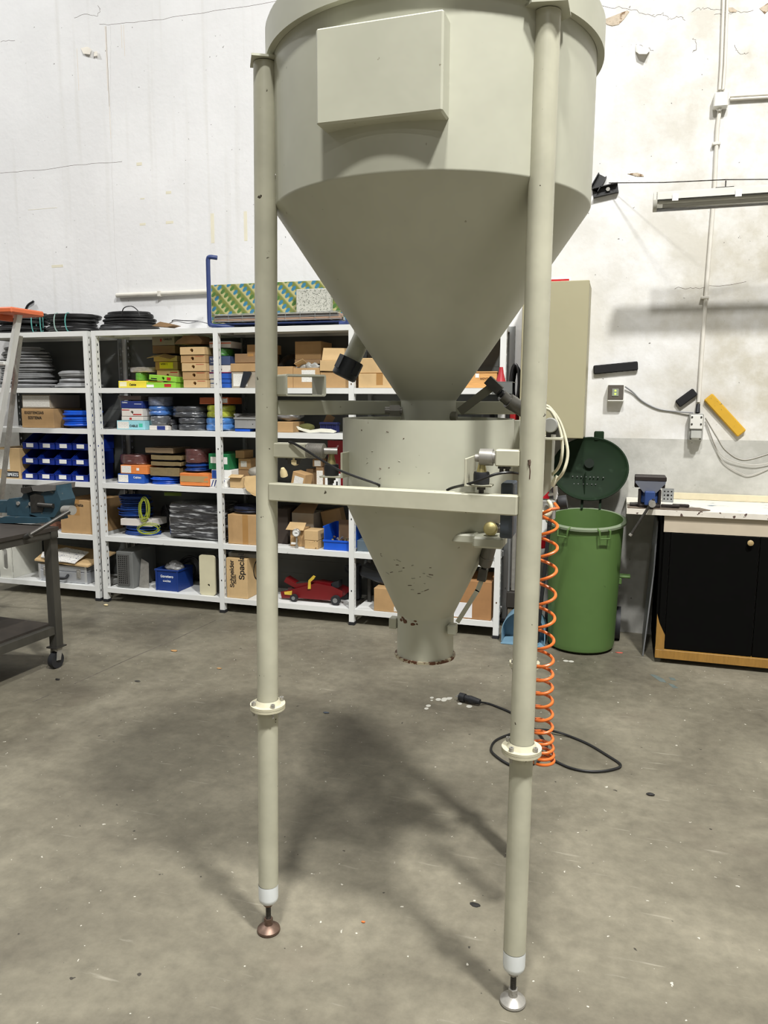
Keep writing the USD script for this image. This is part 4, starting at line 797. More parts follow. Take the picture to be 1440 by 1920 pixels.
single('wheel_ring', wm, STEEL_DK, 'dull steel wheel ring standing behind the orange-tan box', 'ring')
p = pbox('cardboard_box', 'torn open tan box with a white label behind the pocket tube', 'box', 549, 600, 690, D2, 4.77, .25, CARD, labs=[(.32, .82, .3, .9, PAPER)])
part(p, 'torn_flap', mv(cham(.07, .06, .003, .001), (-.045, .01, p.h + .03), ry=-25, rx=-30), CARD_L)
for k, (x, y) in enumerate(((566, 684), (578, 681), (588, 686))):
    part(p, 'crumpled_sheet', rough_up(trimesh.creation.icosphere(2, .030), .024, 34, k).apply_transform(np.diag([1.2, .5, .8, 1])).apply_translation(((k - 1) * .045, .035, p.h + .004)), GREYPL)
q = pbox('cardboard_box', 'tan upturned box on top of the torn box', 'box', 553, 602, 640, p.z1 + .06, 4.86, .2, CARD); part(q, 'hanging_flap', bx(-q.w / 2, q.w / 2, -.004, -.0005, -.03, .0, 0), CARD_D)
p = pbox('cardboard_box', 'tan box under the pale flapped box next to the black-capped spout', 'box', 598, 657, 697, D2, 4.77, .27, CARD)
q = pbox('cardboard_box', 'pale open box with raised flap behind the black-capped spout', 'box', 597, 652, 676, p.z1 + EPS, 4.76, .24, CARD_L, tilt=1.5)
part(q, 'raised_flap', mv(cham(q.w * .96, .003, .085, .001), (.006, .02, q.h + .041), rx=-18), CARD_L)
# third level of the third unit
c = crate('grey_bin', 'grey plastic parts bin with small hardware on the third shelf', 'bin', 440, 481, 776, D3 + .022, 4.77, .2, M('bin_grey', (140, 140, 138), .5), .75)
part(c, 'hardware', rough_up(bx(c.b[0] + .006, c.b[1] - .006, c.b[2] + .006, c.b[3] - .006, c.b[4] + .006, c.b[5] - .014, .01).subdivide().subdivide().subdivide(), .014, 30, 2), STEEL_DK, kind='stuff')
single('blue_tray', bx(PY(440, 806, 4.775)[0], PY(468, 806, 4.775)[0], 4.775, 4.96, D3 + EPS, D3 + .021, .004), BINBLUE2, 'flat blue tray under the grey parts bin', 'tray')
single('grey_tray', bx(PY(486, 790, 4.8)[0], PY(505, 790, 4.8)[0], 4.8, 4.95, D3 + EPS, PY(490, 782, 4.8)[2], .004), M('bin_grey', (0, 0, 0)), 'grey tray beside the grey parts bin, behind the left leg', 'tray')
p = pbox('cardboard_box', 'small orange-tan box on the third shelf right of the left leg', 'box', 512, 549, 791, D3, 4.76, .2, CARD)
single('plastic_bag', rough_up(trimesh.creation.icosphere(3, .05), .03, 16, 8).apply_transform(np.diag([2.0, 1.2, .8, 1])).apply_translation(PY(545, 783, 4.88) + V(0, 0, .012)), M('grey_bag', (0, 0, 0)), 'crumpled clear bag on the small orange-tan box', 'bag')
bs = [(556, 806), (565, 810), (580, 813), (600, 810), (618, 811), (629, 815), (626, 818), (600, 816.5), (580, 818), (560, 812)]
single('white_bracket', prism_xz([(PY(x, y, 4.74)[0], PY(x, y, 4.74)[2] + .0225) for x, y in bs], 4.735, 4.765), M('cream_plastic', (232, 230, 214), .5), 'curved white plastic strip at the front of the third shelf', 'strip')
single('olive_cloth', rough_up(trimesh.creation.icosphere(3, .05), .02, 14, 5).apply_transform(np.diag([1.1, .9, .5, 1])).apply_translation(PY(576, 803, 4.87) + V(0, 0, .004)), M('olive_fabric', (92, 92, 48), .9), 'olive green cloth behind the curved white strip', 'cloth')
br = thing('brush', 'dark blue bristle brush on the third shelf', 'brush', PY(618, 806, 4.84))
part(br, 'brush_back', bx(PY(600, 800, 4.84)[0], PY(634, 800, 4.84)[0], 4.82, 4.89, D3 + .055, D3 + .07, .004), M('navy_wood', (28, 34, 78), .5))
bm_ = cat_([cyl((x, y, D3 + EPS + .004), (x, y, D3 + .055), .004, 5) for x in np.linspace(PY(602, 800, 4.84)[0], PY(632, 800, 4.84)[0], 12) for y in (4.83, 4.845, 4.86, 4.875)])
part(br, 'bristles', bm_, M('navy_bristle', (26, 32, 84), .8), kind='stuff')
single('card_tag', mv(cham(.06, .004, .085, .001), PY(616, 789, 4.905) + V(0, 0, 0), ry=28), CARD_D, 'loose tan cardboard tag standing behind the blue brush', 'tag')
# fourth level of the third unit
p = pbox('small_carton', 'small open tan carton at the shelf post on the fourth shelf', 'box', 427, 455, 896, D4, 4.76, .1, CARD_L); part(p, 'open_flap', mv(cham(p.w, .05, .003, .001), (0, .0, p.h + .012), rx=20), CARD_L)
q = pbox('small_carton', 'small dark carton in the stack of three, the lowest', 'box', 441, 466, 881, D4 + .0, 4.89, .12, CARD_D)
q = pbox('small_carton', 'brown carton with a white label, middle of the stack of three', 'box', 441, 470, 860, q.z1 + EPS, 4.89, .12, CARD, labs=[(.2, .68, .25, .78, PAPER)])
pbox('small_carton', 'small plain brown carton on top of the stack of three', 'box', 440, 458, 845, q.z1 + EPS, 4.89, .14, CARD)
pm = rough_up(hull(*[PY(x, y, 4.70) + V(0, dy, 0) for x, y in ((461, 893), (490, 891), (491, 931), (475, 930), (463, 919), (458, 908)) for dy in (-.008, .004)]).subdivide().subdivide(), .007, 26, 9)
single('kraft_paper', mv(pm, (0, .004, 0)), M('kraft_pale', (222, 190, 138), .8), 'crumpled pale kraft paper hanging over the shelf edge', 'paper')
single('grey_pouch', rough_up(trimesh.creation.icosphere(3, .04), .014, 20, 6).apply_transform(np.diag([1.4, .9, .9, 1])).apply_translation(PY(480, 886, 4.83)), M('grey_pouch', (152, 148, 138), .6), 'grey paper pouch behind the hanging kraft paper', 'pouch')
p = pbox('small_carton', 'tilted brown carton with a long white label under the left load cell', 'box', 543, 569, 886, D4 + .022, 4.76, .10, CARD, tilt=13, yaw=-8, labs=[(.2, .9, .2, .75, PAPER)])
pbox('small_carton', 'open brown carton right of the tilted carton', 'box', 574, 596, 880, D4, 4.90, .1, CARD_D)
single('cream_roll', lathe([(0, 0), (.032, 0), (.034, .004), (.034, .022), (.0, .022)], (0, 0, 0), 28).apply_transform(rotm((1, 0, 0), 68)).apply_translation(PY(555, 865, 4.90)), M('cream_disc', (226, 208, 160), .6), 'round cream disc leaning at the back under the left load cell', 'disc')
single('cream_cone', lathe([(0, 0), (.026, 0), (.024, .03), (.012, .06), (0, .065)], (0, 0, 0), 24).apply_transform(rotm((1, 0, 0), 25)).apply_translation(PY(533, 892, 4.78)), M('cream_disc', (0, 0, 0)), 'cream pointed cone just right of the left leg', 'cone')
p = pbox('small_carton', 'brown carton with white label, lower of two behind the left rubber buffer', 'box', 587, 606, 876, D4, 4.86, .1, CARD_D, labs=[(.1, .95, .1, .85, PAPER)])
pbox('small_carton', 'brown carton with white label, upper of two behind the left rubber buffer', 'box', 586, 604, 861, p.z1 + EPS, 4.86, .1, CARD_D, labs=[(.2, .85, .1, .85, PAPER)])
pbox('red_bag', 'red printed bag standing behind the left load cell', 'bag', 612, 645, 826, D4, 4.93, .1, M('red_print', (150, 34, 44), .35, coat=.5, spots=(214, 160, 168), spot_at=(.62, .66), spot_sc=30), film=True)
p = pbox('switch_box', 'white switch plate with a dark centre on the fourth shelf', 'switch', 609, 634, 889, D4, 4.76, .05, PAPERW, labs=[(.22, .6, .2, 1.0, INK, 'dark_centre'), (.85, .97, .1, .6, INK, 'dark_mark')])
# fifth level of the third unit
p = pbox('cardboard_box', 'large tan taped box on the fifth shelf left of the left leg', 'box', 427, 500, 966, D5, 4.75, .3, CARD, labs=[(.38, .52, .0, 1.0, TAPE, 'tape_strip')])
pcoil('dark blue and black hose coil on the large tan taped box', 438, 500, 950, p.z1, 4.88, M('navy_hose', (28, 34, 56), .45, var=.4), 10, .008, .12, 61, fill=.3)
pbox('cardboard_box', 'dark box in the shadow just right of the left leg', 'box', 514, 539, 954, D5, 4.86, .2, M('dark_box', (54, 46, 40), .8))
p = pbox('cardboard_box', 'large grey open box at the back of the fifth shelf', 'box', 547, 588, 962, D5, 4.90, .18, CARD_G)
part(p, 'slanted_flap', hull((-p.w / 2, 0, p.h), (p.w / 2, 0, p.h), (p.w / 2, .12, p.h + .075), (-p.w / 2 + .05, .12, p.h + .075), (-p.w / 2, .003, p.h), (p.w / 2, .003, p.h + .003)), CARD_D)
p = pbox('cardboard_box', 'tan box with drooping flap behind the pressure gauge', 'box', 544, 572, 990, D5, 4.80, .1, CARD)
part(p, 'drooping_flap', hull((-p.w / 2 - .02, -.03, p.h - .01), (p.w / 2, -.03, p.h - .01), (p.w / 2 + .01, 0, p.h + .04), (-p.w / 2, 0, p.h + .04), (-p.w / 2 - .02, -.027, p.h - .012), (p.w / 2, -.027, p.h - .012)), CARD_L)
gz = PY(555, 999, 4.738)
ga = thing('pressure_gauge', 'round white pressure gauge on its fitting in front of the flapped box', 'gauge', (gz[0], gz[1], D5))
part(ga, 'case', lathe([(0, 0), (.026, 0), (.028, .004), (.028, .022), (.024, .026), (.024, .022), (0, .022)], (0, 0, 0), 36).apply_transform(rotm((1, 0, 0), 90)).apply_translation(gz + V(0, .02, 0)), STEEL)
part(ga, 'dial', cyl(gz + V(0, -.0022, 0), gz + V(0, -.003, 0), .0235, 30), PAPERW); part(ga, 'needle', bx(gz[0] - .008, gz[0] + .012, gz[1] - .0045, gz[1] - .0035, gz[2] - .0015, gz[2] + .0015, 0), INK)
part(ga, 'stem', cat_([cyl(gz - V(0, -.01, .026), (gz[0], gz[1] + .01, D5 + .012), .006, 12), cyl((gz[0], gz[1] + .01, D5 + EPS), (gz[0], gz[1] + .01, D5 + .02), .011, 6)]), STEEL); part(ga, 'white_tap', hull(*[(gz[0] - .035 + a, gz[1] + b, D5 + .028 + c) for a in (0, .03) for b in (-.006, .006) for c in (0, .012)]), PAPERW)
p = pbox('small_carton', 'spotted tan carton, lower of the pair beside the blue fittings bin', 'box', 571, 596, 1014, D5, 4.75, .11, M('spotted_card', (196, 164, 116), .8, spots=(96, 76, 52), spot_at=(.62, .66), spot_sc=50))
pbox('small_carton', 'plain tan carton, upper of the pair beside the blue fittings bin', 'box', 570, 596, 995, p.z1 + EPS, 4.75, .12, CARD_L)
pbox('cardboard_box', 'tilted tan box leaning behind the blue fittings bin', 'box', 607, 644, 956, D5 + .11, 5.008, .085, CARD, tilt=-13)
c = crate('fittings_bin', 'bright blue open bin full of pipe fittings on the fifth shelf', 'bin', 607, 657, 988, D5 + .0, 4.76, .24, BINBLUE2, .42)
X0, X1, Y0, Y1, zb, zt = c.b
part(c, 'card_divider', bx(X0 + .06, X1 - .004, Y0 + .13, Y0 + .134, zb + .005, zt + .03, 0), CARD_D)
rng = random.Random(5)
for k in range(15):
    i, j = k % 5, k // 5; q = V(X0 + .035 + i * (X1 - X0 - .06) / 4.6, Y0 + .032 + j * .036, zb + .02 + .018 * j + rng.uniform(0, .012)); d = V(rng.uniform(-.6, .6), rng.uniform(-.4, .4), rng.uniform(.2, .9)); d = d / np.linalg.norm(d) * rng.uniform(.011, .015)
    single('pipe_fitting', cat_([cyl(q - d, q + d, rng.uniform(.004, .007), 8), cyl(q + d * .4, q + d * .8, .0095, 6)]), [STEEL, ZINC, STEEL_BR, GALV][k % 4], 'small metal pipe fitting lying in the bright blue open bin', 'fitting', group='fittings in the bright blue bin')
# bottom of the third unit
p = pbox('cardboard_box', 'tall tan shipping box printed Spacial on the bottom shelf', 'box', 424, 463, 1047, D6, 4.74, .32, CARD_L)
part(p, 'lettering', text('Schneider', .030, (-p.w / 2 + .36 * p.w, -.001, .26 * p.h), up=True), INK, smooth=False); part(p, 'lettering', text('Electric', .014, (-p.w / 2 + .46 * p.w, -.001, .36 * p.h), up=True), INK, smooth=False)
part(p, 'lettering', text('Spacial', .040, (-p.w / 2 + .86 * p.w, -.001, .47 * p.h), up=True), INK, smooth=False)
part(p, 'print_ring', prism_yz(Point(.17, p.h * .62).buffer(.075).difference(Point(.17, p.h * .62).buffer(.065)), p.w / 2 + .0002, p.w / 2 + .001), INK)
part(p, 'paper_label', prism_yz(sbox(.2, .05, .3, .2), p.w / 2 + .0002, p.w / 2 + .001), PAPER)
single('box_top_sheet', bx(PY(428, 1040, 4.78)[0], PY(482, 1040, 4.78)[0], 4.78, 5.05, p.z1 + EPS, p.z1 + .03, .002), M('grey_sheet', (120, 118, 112), .6), 'flat grey panel on the tall shipping box', 'panel')
RED = M('jack_red', (106, 14, 20), .35, var=.06, coat=.4); JY = M('jack_yellow', (206, 176, 62), .5, var=.08)
jk = thing('trolley_jack', 'red trolley jack with yellow handle socket on the bottom shelf', 'trolley jack', PY(585, 1115, 4.86))
def jp(pts, y0, y1): return prism_xz([(PY(x, y, 4.80)[0], PY(x, y, 4.80)[2]) for x, y in pts], y0, y1)
zsh = PY(600, 1119, 4.80)[2] - (D6 + .004)
for y0, y1 in ((4.80, 4.806), (4.924, 4.93)): part(jk, 'side_plate', mv(jp([(526, 1104), (528, 1116), (560, 1116), (600, 1119), (632, 1121), (642, 1112), (642, 1103), (622, 1094), (592, 1088), (562, 1096)], y0, y1), (0, 0, -zsh + .02)), RED)
part(jk, 'lifting_arm', mv(jp([(529, 1087), (533, 1079), (552, 1091), (590, 1087), (620, 1092), (615, 1100), (560, 1102), (548, 1098)], 4.83, 4.90), (0, 0, -zsh + .02)), RED)
part(jk, 'saddle', mv(jp([(538, 1095), (560, 1090), (590, 1092), (590, 1098), (545, 1103)], 4.84, 4.89), (0, 0, -zsh + .03)), STEEL_DK)
part(jk, 'handle_socket', mv(jp([(578, 1098), (579, 1082), (588, 1073), (592, 1075), (589, 1080), (583, 1085), (583, 1098)], 4.79, 4.80), (0, 0, -zsh + .02)), JY)
part(jk, 'yellow_plate', mv(jp([(533, 1104), (548, 1102), (547, 1110), (534, 1109)], 4.796, 4.80), (0, 0, -zsh + .02)), JY)
part(jk, 'pump_block', mv(jp([(618, 1090), (632, 1086), (632, 1098), (618, 1098)], 4.83, 4.90), (0, 0, -zsh + .02)), RUBBER)
for x, r in ((553, .026), (631, .034)):
    X = PY(x, 1110, 4.8)[0]
    for y in (4.772, 4.932): part(jk, 'wheel', cyl((X, y, D6 + r + EPS), (X, y + .024, D6 + r + EPS), r, 28), RUBBER)
    part(jk, 'wheel_hub', cyl((X, 4.768, D6 + r + EPS), (X, 4.774, D6 + r + EPS), r * .5, 20), GALV)
bj = thing('black_tool_case', 'black plastic case with a loop handle beside the trolley jack', 'tool case', (PY(654, 1100, 4.9)[0], 4.9, D6))
part(bj, 'body', bx(PY(654, 1100, 4.94)[0], PY(672, 1100, 4.94)[0], 4.94, 5.02, D6 + EPS, PY(660, 1062, 4.9)[2], .01), BLACKPL)
part(bj, 'loop_handle', tube(spline([PY(656, 1068, 4.945), PY(652, 1061, 4.945), PY(647, 1063, 4.945), PY(649, 1070, 4.945), PY(656, 1075, 4.945)], 5), .006, 8), BLACKPL)
part(bj, 'foot_plate', bx(PY(655, 1120, 4.84)[0], PY(668, 1120, 4.84)[0], 4.84, 5.02, D6 + .0004, D6 + .0012, 0), STEEL_DK)
# --- fourth unit
q = pbox('cardboard_box', 'long tan taped box behind the upper cone, lower of two', 'box', 672, 752, 700, D2, 4.76, .28, CARD_L, tape=(.2,))
pbox('cardboard_box', 'long tan box behind the upper cone, upper of two', 'box', 672, 752, 671, q.z1 + EPS, 4.77, .26, CARD_L)
WOOD = M('pine_wood', (212, 160, 98), .5, var=.22, sc=6, stretch=(1.5, 1.5, 22))
p = pbox('wooden_crate', 'small varnished pine box with dark print right of the upper cone', 'wooden box', 862, 932, 699, D2, 4.76, .24, WOOD, labs=[(.42, .52, .68, .95, PAPERW)], txt=[('MOYOLES', .55, .55, .13, M('burnt_print', (110, 70, 36), .8))])
part(p, 'lid_edge', bx(-p.w / 2 - .004, p.w / 2 + .004, -.004, .24, p.h + .001, p.h + .008, .001), WOOD)
for k, (x0, x1, mt, lab, nm) in enumerate(((902, 918, M('black_binder', (30, 30, 32), .5), 'black binder with a white spine label on the third shelf', 'binder'), (933, 944, PAPERW, 'white carton end next to the black binder', 'carton'), (946, 955, INK, 'black binder right of the white carton end', 'binder'))):
    n = pbox(nm, lab, nm, x0, x1, 770, D3, 4.78, .2, mt, labs=[(.2, .8, .4, .6, PAPERW)] if k == 0 else ())
pbox('red_carton', 'red carton at the right end of the third shelf', 'carton', 956, 966, 771, D3, 4.80, .2, M('red_card', (170, 28, 32), .5))
pbox('grey_tray', 'blue-grey plastic tray on the fifth shelf behind the lower cone', 'tray', 669, 700, 1014, D5, 4.78, .22, M('slate_plastic', (82, 96, 106), .5))
duct = cat_([mv(cham(.20, .10, .085, .012), (0, 0, 0))]); duct = mv(duct, (PY(705, 1092, 4.86)[0], 4.86, PY(705, 1088, 4.86)[2]), ry=17)
p = pbox('cardboard_box', 'tan box with a barcode label at the front of the bottom shelf', 'box', 701, 770, 1105, D6, 4.73, .2, CARD, labs=[(.55, .72, .05, .25, PAPER)])
dn = thing('black_duct', 'black plastic duct piece resting on the barcode-labelled tan box', 'duct', (PY(705, 1092, 4.86)[0], 4.86, p.z1 + .001)); part(dn, 'duct_body', mv(duct, (.0, .0, .047)), BLACKPL); part(dn, 'support_leg', bx(PY(688, 1120, 4.93)[0], PY(695, 1120, 4.93)[0], 4.935, 4.955, D6 + EPS, PY(690, 1085, 4.93)[2], .003), STEEL_DK)
p = pbox('cardboard_box', 'brown box with a white sheet on its front near the shelf end', 'box', 843, 922, 1089, D6, 4.735, .3, M('brown_card', (160, 118, 76), .8, var=.08), labs=[(.02, .55, .03, .42, M('faint_paper', (226, 226, 228), .6, var=.03))])
# ------------------------------------------------------------------ the wall and what is fixed to it
CRACK = M('crack_dark', (120, 112, 104), .9); CHIP = M('bare_plaster', (196, 182, 162), .9, var=.2, sc=30, spots=(128, 104, 80), spot_at=(.52, .62), spot_sc=30); TAPEW = M('old_tape', (224, 219, 198), .6, var=.04); RUN = M('rust_run', (222, 212, 198), .8)
WY = WALL_Y
def crack(pts, r=.003):
    P = spline([PY(x, y, WY) for x, y in pts], 5); P[:, 1] = WY + .001
    rr = np.random.RandomState(len(pts) * 7 + int(pts[0][0])); P[:, 0] += rr.normal(0, .004, len(P)); P[:, 2] += rr.normal(0, .004, len(P))
    part(wall, 'crack', tube(P, r, 4), CRACK, smooth=False)
for pts in ([(1100, 8), (1135, 12), (1175, 16), (1205, 24), (1228, 30), (1243, 26), (1255, 36), (1270, 31), (1285, 38)], [(1298, 22), (1310, 16), (1330, 17), (1356, 18)], [(1340, 27), (1356, 24), (1385, 22), (1412, 20)],
            [(1300, 72), (1305, 84), (1304, 94), (1298, 98)], [(1192, 84), (1215, 90), (1224, 95)], [(1376, 85), (1382, 96), (1392, 101), (1402, 99)],
            [(186, 46), (230, 44), (290, 37), (380, 24), (520, 3)], [(0, 324), (80, 318), (160, 308), (228, 303)], [(0, 77), (28, 76)], [(184, 8), (187, 20), (180, 30), (160, 27), (140, 33)], [(1265, 540), (1300, 541), (1335, 538), (1400, 530)]):
    crack(pts, .0022)
crack([(206, 48), (208, 200), (210, 320), (216, 470), (222, 548)], .0013)
def patch(pts, mat, name, th=.004, amp=0):
    g = hull(*[PY(x, y, WY) + V(0, d, 0) for x, y in pts for d in (-th, .003)]); part(wall, name, g, mat, smooth=False)
for pts in ([(1132, 37), (1142, 36), (1158, 36), (1166, 30), (1176, 20), (1180, 22), (1170, 36), (1160, 46), (1148, 49), (1138, 46)], [(1365, 15), (1373, 14), (1382, 20), (1380, 23), (1368, 23)], [(1424, 16), (1440, 6), (1446, 14), (1434, 26)],
            [(1177, 326), (1195, 324), (1206, 328), (1207, 331), (1196, 331)]): patch(pts, CHIP, 'plaster_chip', .003)
part(wall, 'peeling_flake', hull(*[PY(x, y, WY) + V(0, d, 0) for x, y, d in ((1192, 84, .0), (1194, 84, -.002), (1215, 90, -.002), (1219, 96, -.012), (1212, 108, -.05), (1198, 106, -.035), (1192, 98, -.01))]), M('flake_white', (226, 220, 208), .8))
part(wall, 'peeling_flake', hull(*[PY(x, y, WY) + V(0, d, 0) for x, y, d in ((151, 90, 0), (165, 88, -.004), (174, 94, -.016), (172, 104, -.02), (158, 102, -.012))]), M('flake_white', (0, 0, 0)))
part(wall, 'peeling_flake', hull(*[PY(x, y, WY) + V(0, d, 0) for x, y, d in ((176, 97, 0), (184, 97, -.01), (186, 106, -.018), (178, 107, -.012))]), M('flake_white', (0, 0, 0)))
for a, b in (((53, 389), (107, 394)), ((97, 496), (118, 502)), ((396, 400), (401, 456)), ((458, 396), (463, 452)), ((256, 304), (266, 311)), ((311, 358), (321, 364)), ((262, 418), (273, 423)), ((311, 414), (325, 420)), ((263, 371), (271, 374))):
    p_, q_ = PY(a[0], b[1], WY), PY(b[0], a[1], WY); part(wall, 'tape_residue', bx(p_[0], q_[0], WY - .0008, WY + .001, p_[2], q_[2], 0), TAPEW)
for x, y0, y1 in ((202, 48, 170), (205, 48, 200), (208, 48, 260), (229, 46, 90), (234, 46, 105), (148, 90, 170)):
    p_, q_ = PY(x, y1, WY), PY(x, y0, WY); part(wall, 'drip_stain', bx(p_[0] - .0018, p_[0] + .0018, WY - .0004, WY + .001, p_[2], q_[2], 0), RUN)
CONDUIT = M('white_conduit', (214, 210, 200), .5, var=.05); BOXW = M('box_white', (216, 215, 208), .5, var=.03)
jb = thing('junction_box', 'square white junction box on the wall above the fluorescent light', 'junction box', PY(1352, 187, WY - .02))
p_, q_ = PY(1338, 201, WY - .06), PY(1367, 170, WY - .06); part(jb, 'box', bx(p_[0], q_[0], WY - .06, WY - .001, p_[2], q_[2], .006), BOXW)
part(jb, 'gland', cyl(((p_[0] + q_[0]) / 2 - .005, WY - .03, p_[2] - .014), ((p_[0] + q_[0]) / 2 - .005, WY - .03, p_[2]), .011, 14, .018), BOXW)
jx = (p_[0] + q_[0]) / 2 - .005
def conduit(label, pts, r, Y=WY - .016, clips=()):
    P = [PY(x, y, Y) for x, y in pts]; m = tube(P, r, 12); t = thing('conduit', label, 'conduit', P[0]); part(t, 'tube', m, CONDUIT)
    for x, y, vert in clips:
        c = PY(x, y, Y); part(t, 'saddle_clip', bx(c[0] - (.022 if vert else .012), c[0] + (.022 if vert else .012), Y - r - .003, WY - .0005, c[2] - (.008 if vert else .02), c[2] + (.008 if vert else .02), .002), CONDUIT)
    return t
zt_ = q_[2]
conduit('pair of white pipes going up the wall from the junction box, the left pipe', [(1349.5, 168), (1352.6, 120), (1357.6, -30)], .0085, WY - .016, [])
conduit('pair of white pipes going up the wall from the junction box, the right pipe', [(1356, 168), (1359.6, 120), (1365, -30)], .0085, WY - .016)
conduit('white horizontal pipe running right from the junction box, the upper one', [(1369, 181), (1400, 179), (1452, 176)], .0078, WY - .016, [])
conduit('white horizontal pipe running right from the junction box, the lower one', [(1369, 186.5), (1400, 184.5), (1452, 181.5)], .0078, WY - .016)
conduit('long thin white pipe going down the wall from the junction box to the socket box', [(1349, 209), (1345, 240), (1340, 355), (1325, 540), (1319, 620), (1310, 754)], .0115, WY - .016, [(1322, 558, True), (1343, 270, True)])
conduit('white horizontal pipe on the wall left of the blue rack', [(219, 554), (290, 551), (392, 546)], .017, WY - .022, [(300, 551, False)])
# surface socket
p_, q_ = PY(1290, 826, WY - .08), PY(1321, 776, WY - .08)
so = thing('wall_socket', 'grey surface socket box with a flip cover at the foot of the long pipe', 'socket', ((p_[0] + q_[0]) / 2, WY - .04, p_[2]))
part(so, 'back_box', bx(p_[0], q_[0], WY - .06, WY - .001, p_[2], q_[2], .006), GREYPL)
part(so, 'front_plate', bx(p_[0] + .006, q_[0] - .006, WY - .075, WY - .0605, p_[2] + .07, q_[2] - .008, .004), BOXW)
part(so, 'flip_cover', hull(*[(x, y, z) for x in (p_[0] + .014, q_[0] - .014) for y, z in ((WY - .0605, p_[2] + .006), (WY - .0605, p_[2] + .064), (WY - .10, p_[2] + .018), (WY - .095, p_[2] + .060))]), M('clear_grey', (176, 176, 170), .2, coat=.8))
for x in (p_[0] + .016, q_[0] - .016):
    for z in (p_[2] + .012, q_[2] - .02, p_[2] + .10): part(so, 'screw', cyl((x, WY - .062, z), (x, WY - .079, z), .0055, 10), STEEL_DK)
part(so, 'black_gland', cyl(PY(1308, 774, WY - .03), PY(1309, 758, WY - .016), .014, 14, .011), RUBBER)
# emergency light with two green leds
p_, q_ = PY(1138, 750, WY - .07), PY(1171, 721, WY - .07)
em = thing('emergency_light', 'square emergency light with dark face and green leds, left of the black strip', 'emergency light', ((p_[0] + q_[0]) / 2, WY - .035, p_[2]))
part(em, 'housing', bx(p_[0], q_[0], WY - .068, WY - .001, p_[2] - .012, q_[2], .006), BOXW)
part(em, 'dark_face', bx(p_[0] + .004, q_[0] - .004, WY - .073, WY - .0685, p_[2] + .004, q_[2] - .003, .003), M('taupe_face', (92, 86, 78), .4))
cx_, cz_ = (p_[0] + q_[0]) / 2 - .002, (p_[2] + q_[2]) / 2; part(em, 'lens', bx(cx_ - .02, cx_ + .02, WY - .077, WY - .0735, cz_ - .024, cz_ + .022, .003), M('clear_lens', (150, 156, 140), .15, coat=1))
LED = usdkit.material(stage, '/World/Looks/green_led', {'e': ('emission', {'color': (.55, 1.0, .12), 'strength': 2.0})}, surface='e.emission')
for dz in (-.010, .010): part(em, 'led', cyl((cx_, WY - .0772, cz_ + dz), (cx_, WY - .0785, cz_ + dz), .006, 12), LED)
single('light_cable', tube(spline([PY(1172, 725, WY - .02), PY(1186, 735, WY - .012), PY(1204, 752, WY - .008), PY(1232, 766, WY - .008), PY(1262, 771, WY - .008), PY(1300, 774, WY - .02)], 8), .0045, 8), WIRE_GY, 'grey cable running from the emergency light to the socket box', 'cable')
for k, pts in enumerate(([(1323, 783), (1345, 820), (1362, 845), (1395, 862), (1450, 848)], [(1323, 787), (1338, 830), (1356, 866), (1390, 888), (1412, 890), (1450, 874)], [(1324, 790), (1342, 836), (1362, 860), (1410, 872), (1450, 866)])):
    single('loose_wire', tube(spline([PY(x, y, WY - .004 - .007 * k) for x, y in pts], 8), .0026, 6), M('pale_wire', (176, 172, 164), .5), 'thin pale wire hanging on the wall right of the socket box, %s' % ['uppermost', 'lowest', 'middle one'][k], 'wire')
def strip(name, lab, cat, a, b, w, th, mat, Y=WY - .001):
    p, q = PY(*a, Y), PY(*b, Y); L = np.linalg.norm(q - p); an = math.degrees(math.atan2(q[2] - p[2], q[0] - p[0]))
    m = mv(cham(L, th, w, .006), (0, 0, 0), ry=-an); m.apply_translation((p + q) / 2 - V(0, th / 2, 0)); return single(name, m, mat, lab, cat)
FOAM = M('black_foam', (26, 26, 28), .9, var=.15, bump=.3, bs=60)
strip('foam_strip', 'black foam strip stuck nearly level on the wall above the emergency light', 'foam strip', (1113, 694), (1196, 686), .055, .03, FOAM)
strip('foam_strip', 'short slanted black foam strip left of the yellow guard', 'foam strip', (1270, 758), (1303, 734), .05, .03, FOAM)
strip('edge_guard', 'slanted yellow foam guard on the wall right of the socket box', 'foam guard', (1327, 744), (1390, 813), .062, .03, M('yellow_foam', (200, 156, 40), .7, var=.06, spots=(120, 100, 40), spot_at=(.66, .7), spot_sc=60))
# strut bracket, wire and fluorescent luminaire
STRUT = M('strut_black', (58, 58, 58), .5, .4)
sb_ = thing('strut_bracket', 'black steel strut bracket on the wall at the right edge of the drum', 'bracket', PY(1138, 358, WY - .02))
for a, b in (((1112, 364), (1159, 353)), ((1114, 358), (1130, 330))):
    p, q = PY(*a, WY), PY(*b, WY); L = np.linalg.norm(q - p); an = math.degrees(math.atan2(q[2] - p[2], q[0] - p[0]))
    ch_ = cat_([bx(-L / 2, L / 2, -.004, 0, -.028, .028, 0), bx(-L / 2, L / 2, -.035, -.004, -.028, -.023, 0), bx(-L / 2, L / 2, -.035, -.004, .023, .028, 0)])
    ch_ = mv(ch_, (0, 0, 0), ry=-an); ch_.apply_translation((p + q) / 2 - V(0, .001, 0)); part(sb_, 'strut', ch_, STRUT, smooth=False)
c = PY(1140, 356, WY - .005); part(sb_, 'bolt', cyl(c, c - V(0, .02, 0), .013, 6), STEEL)
FY = 4.62; z_ = PY(1330, 372, FY)[2]; fx0, fx1 = PY(1225, 372, FY)[0], 1.55
w0, w1, w2 = PY(1142, 343, WY - .03), V(fx0 + .36, FY, z_ + .0895), V(1.9, WY - .1, z_ + .10)
single('hanging_wire', tube([w0, w0 * .5 + w1 * .5 - V(0, 0, .006), w1, w2], .0028, 6), STEEL_DK, 'thin steel wire from the wall bracket holding the fluorescent light', 'wire')
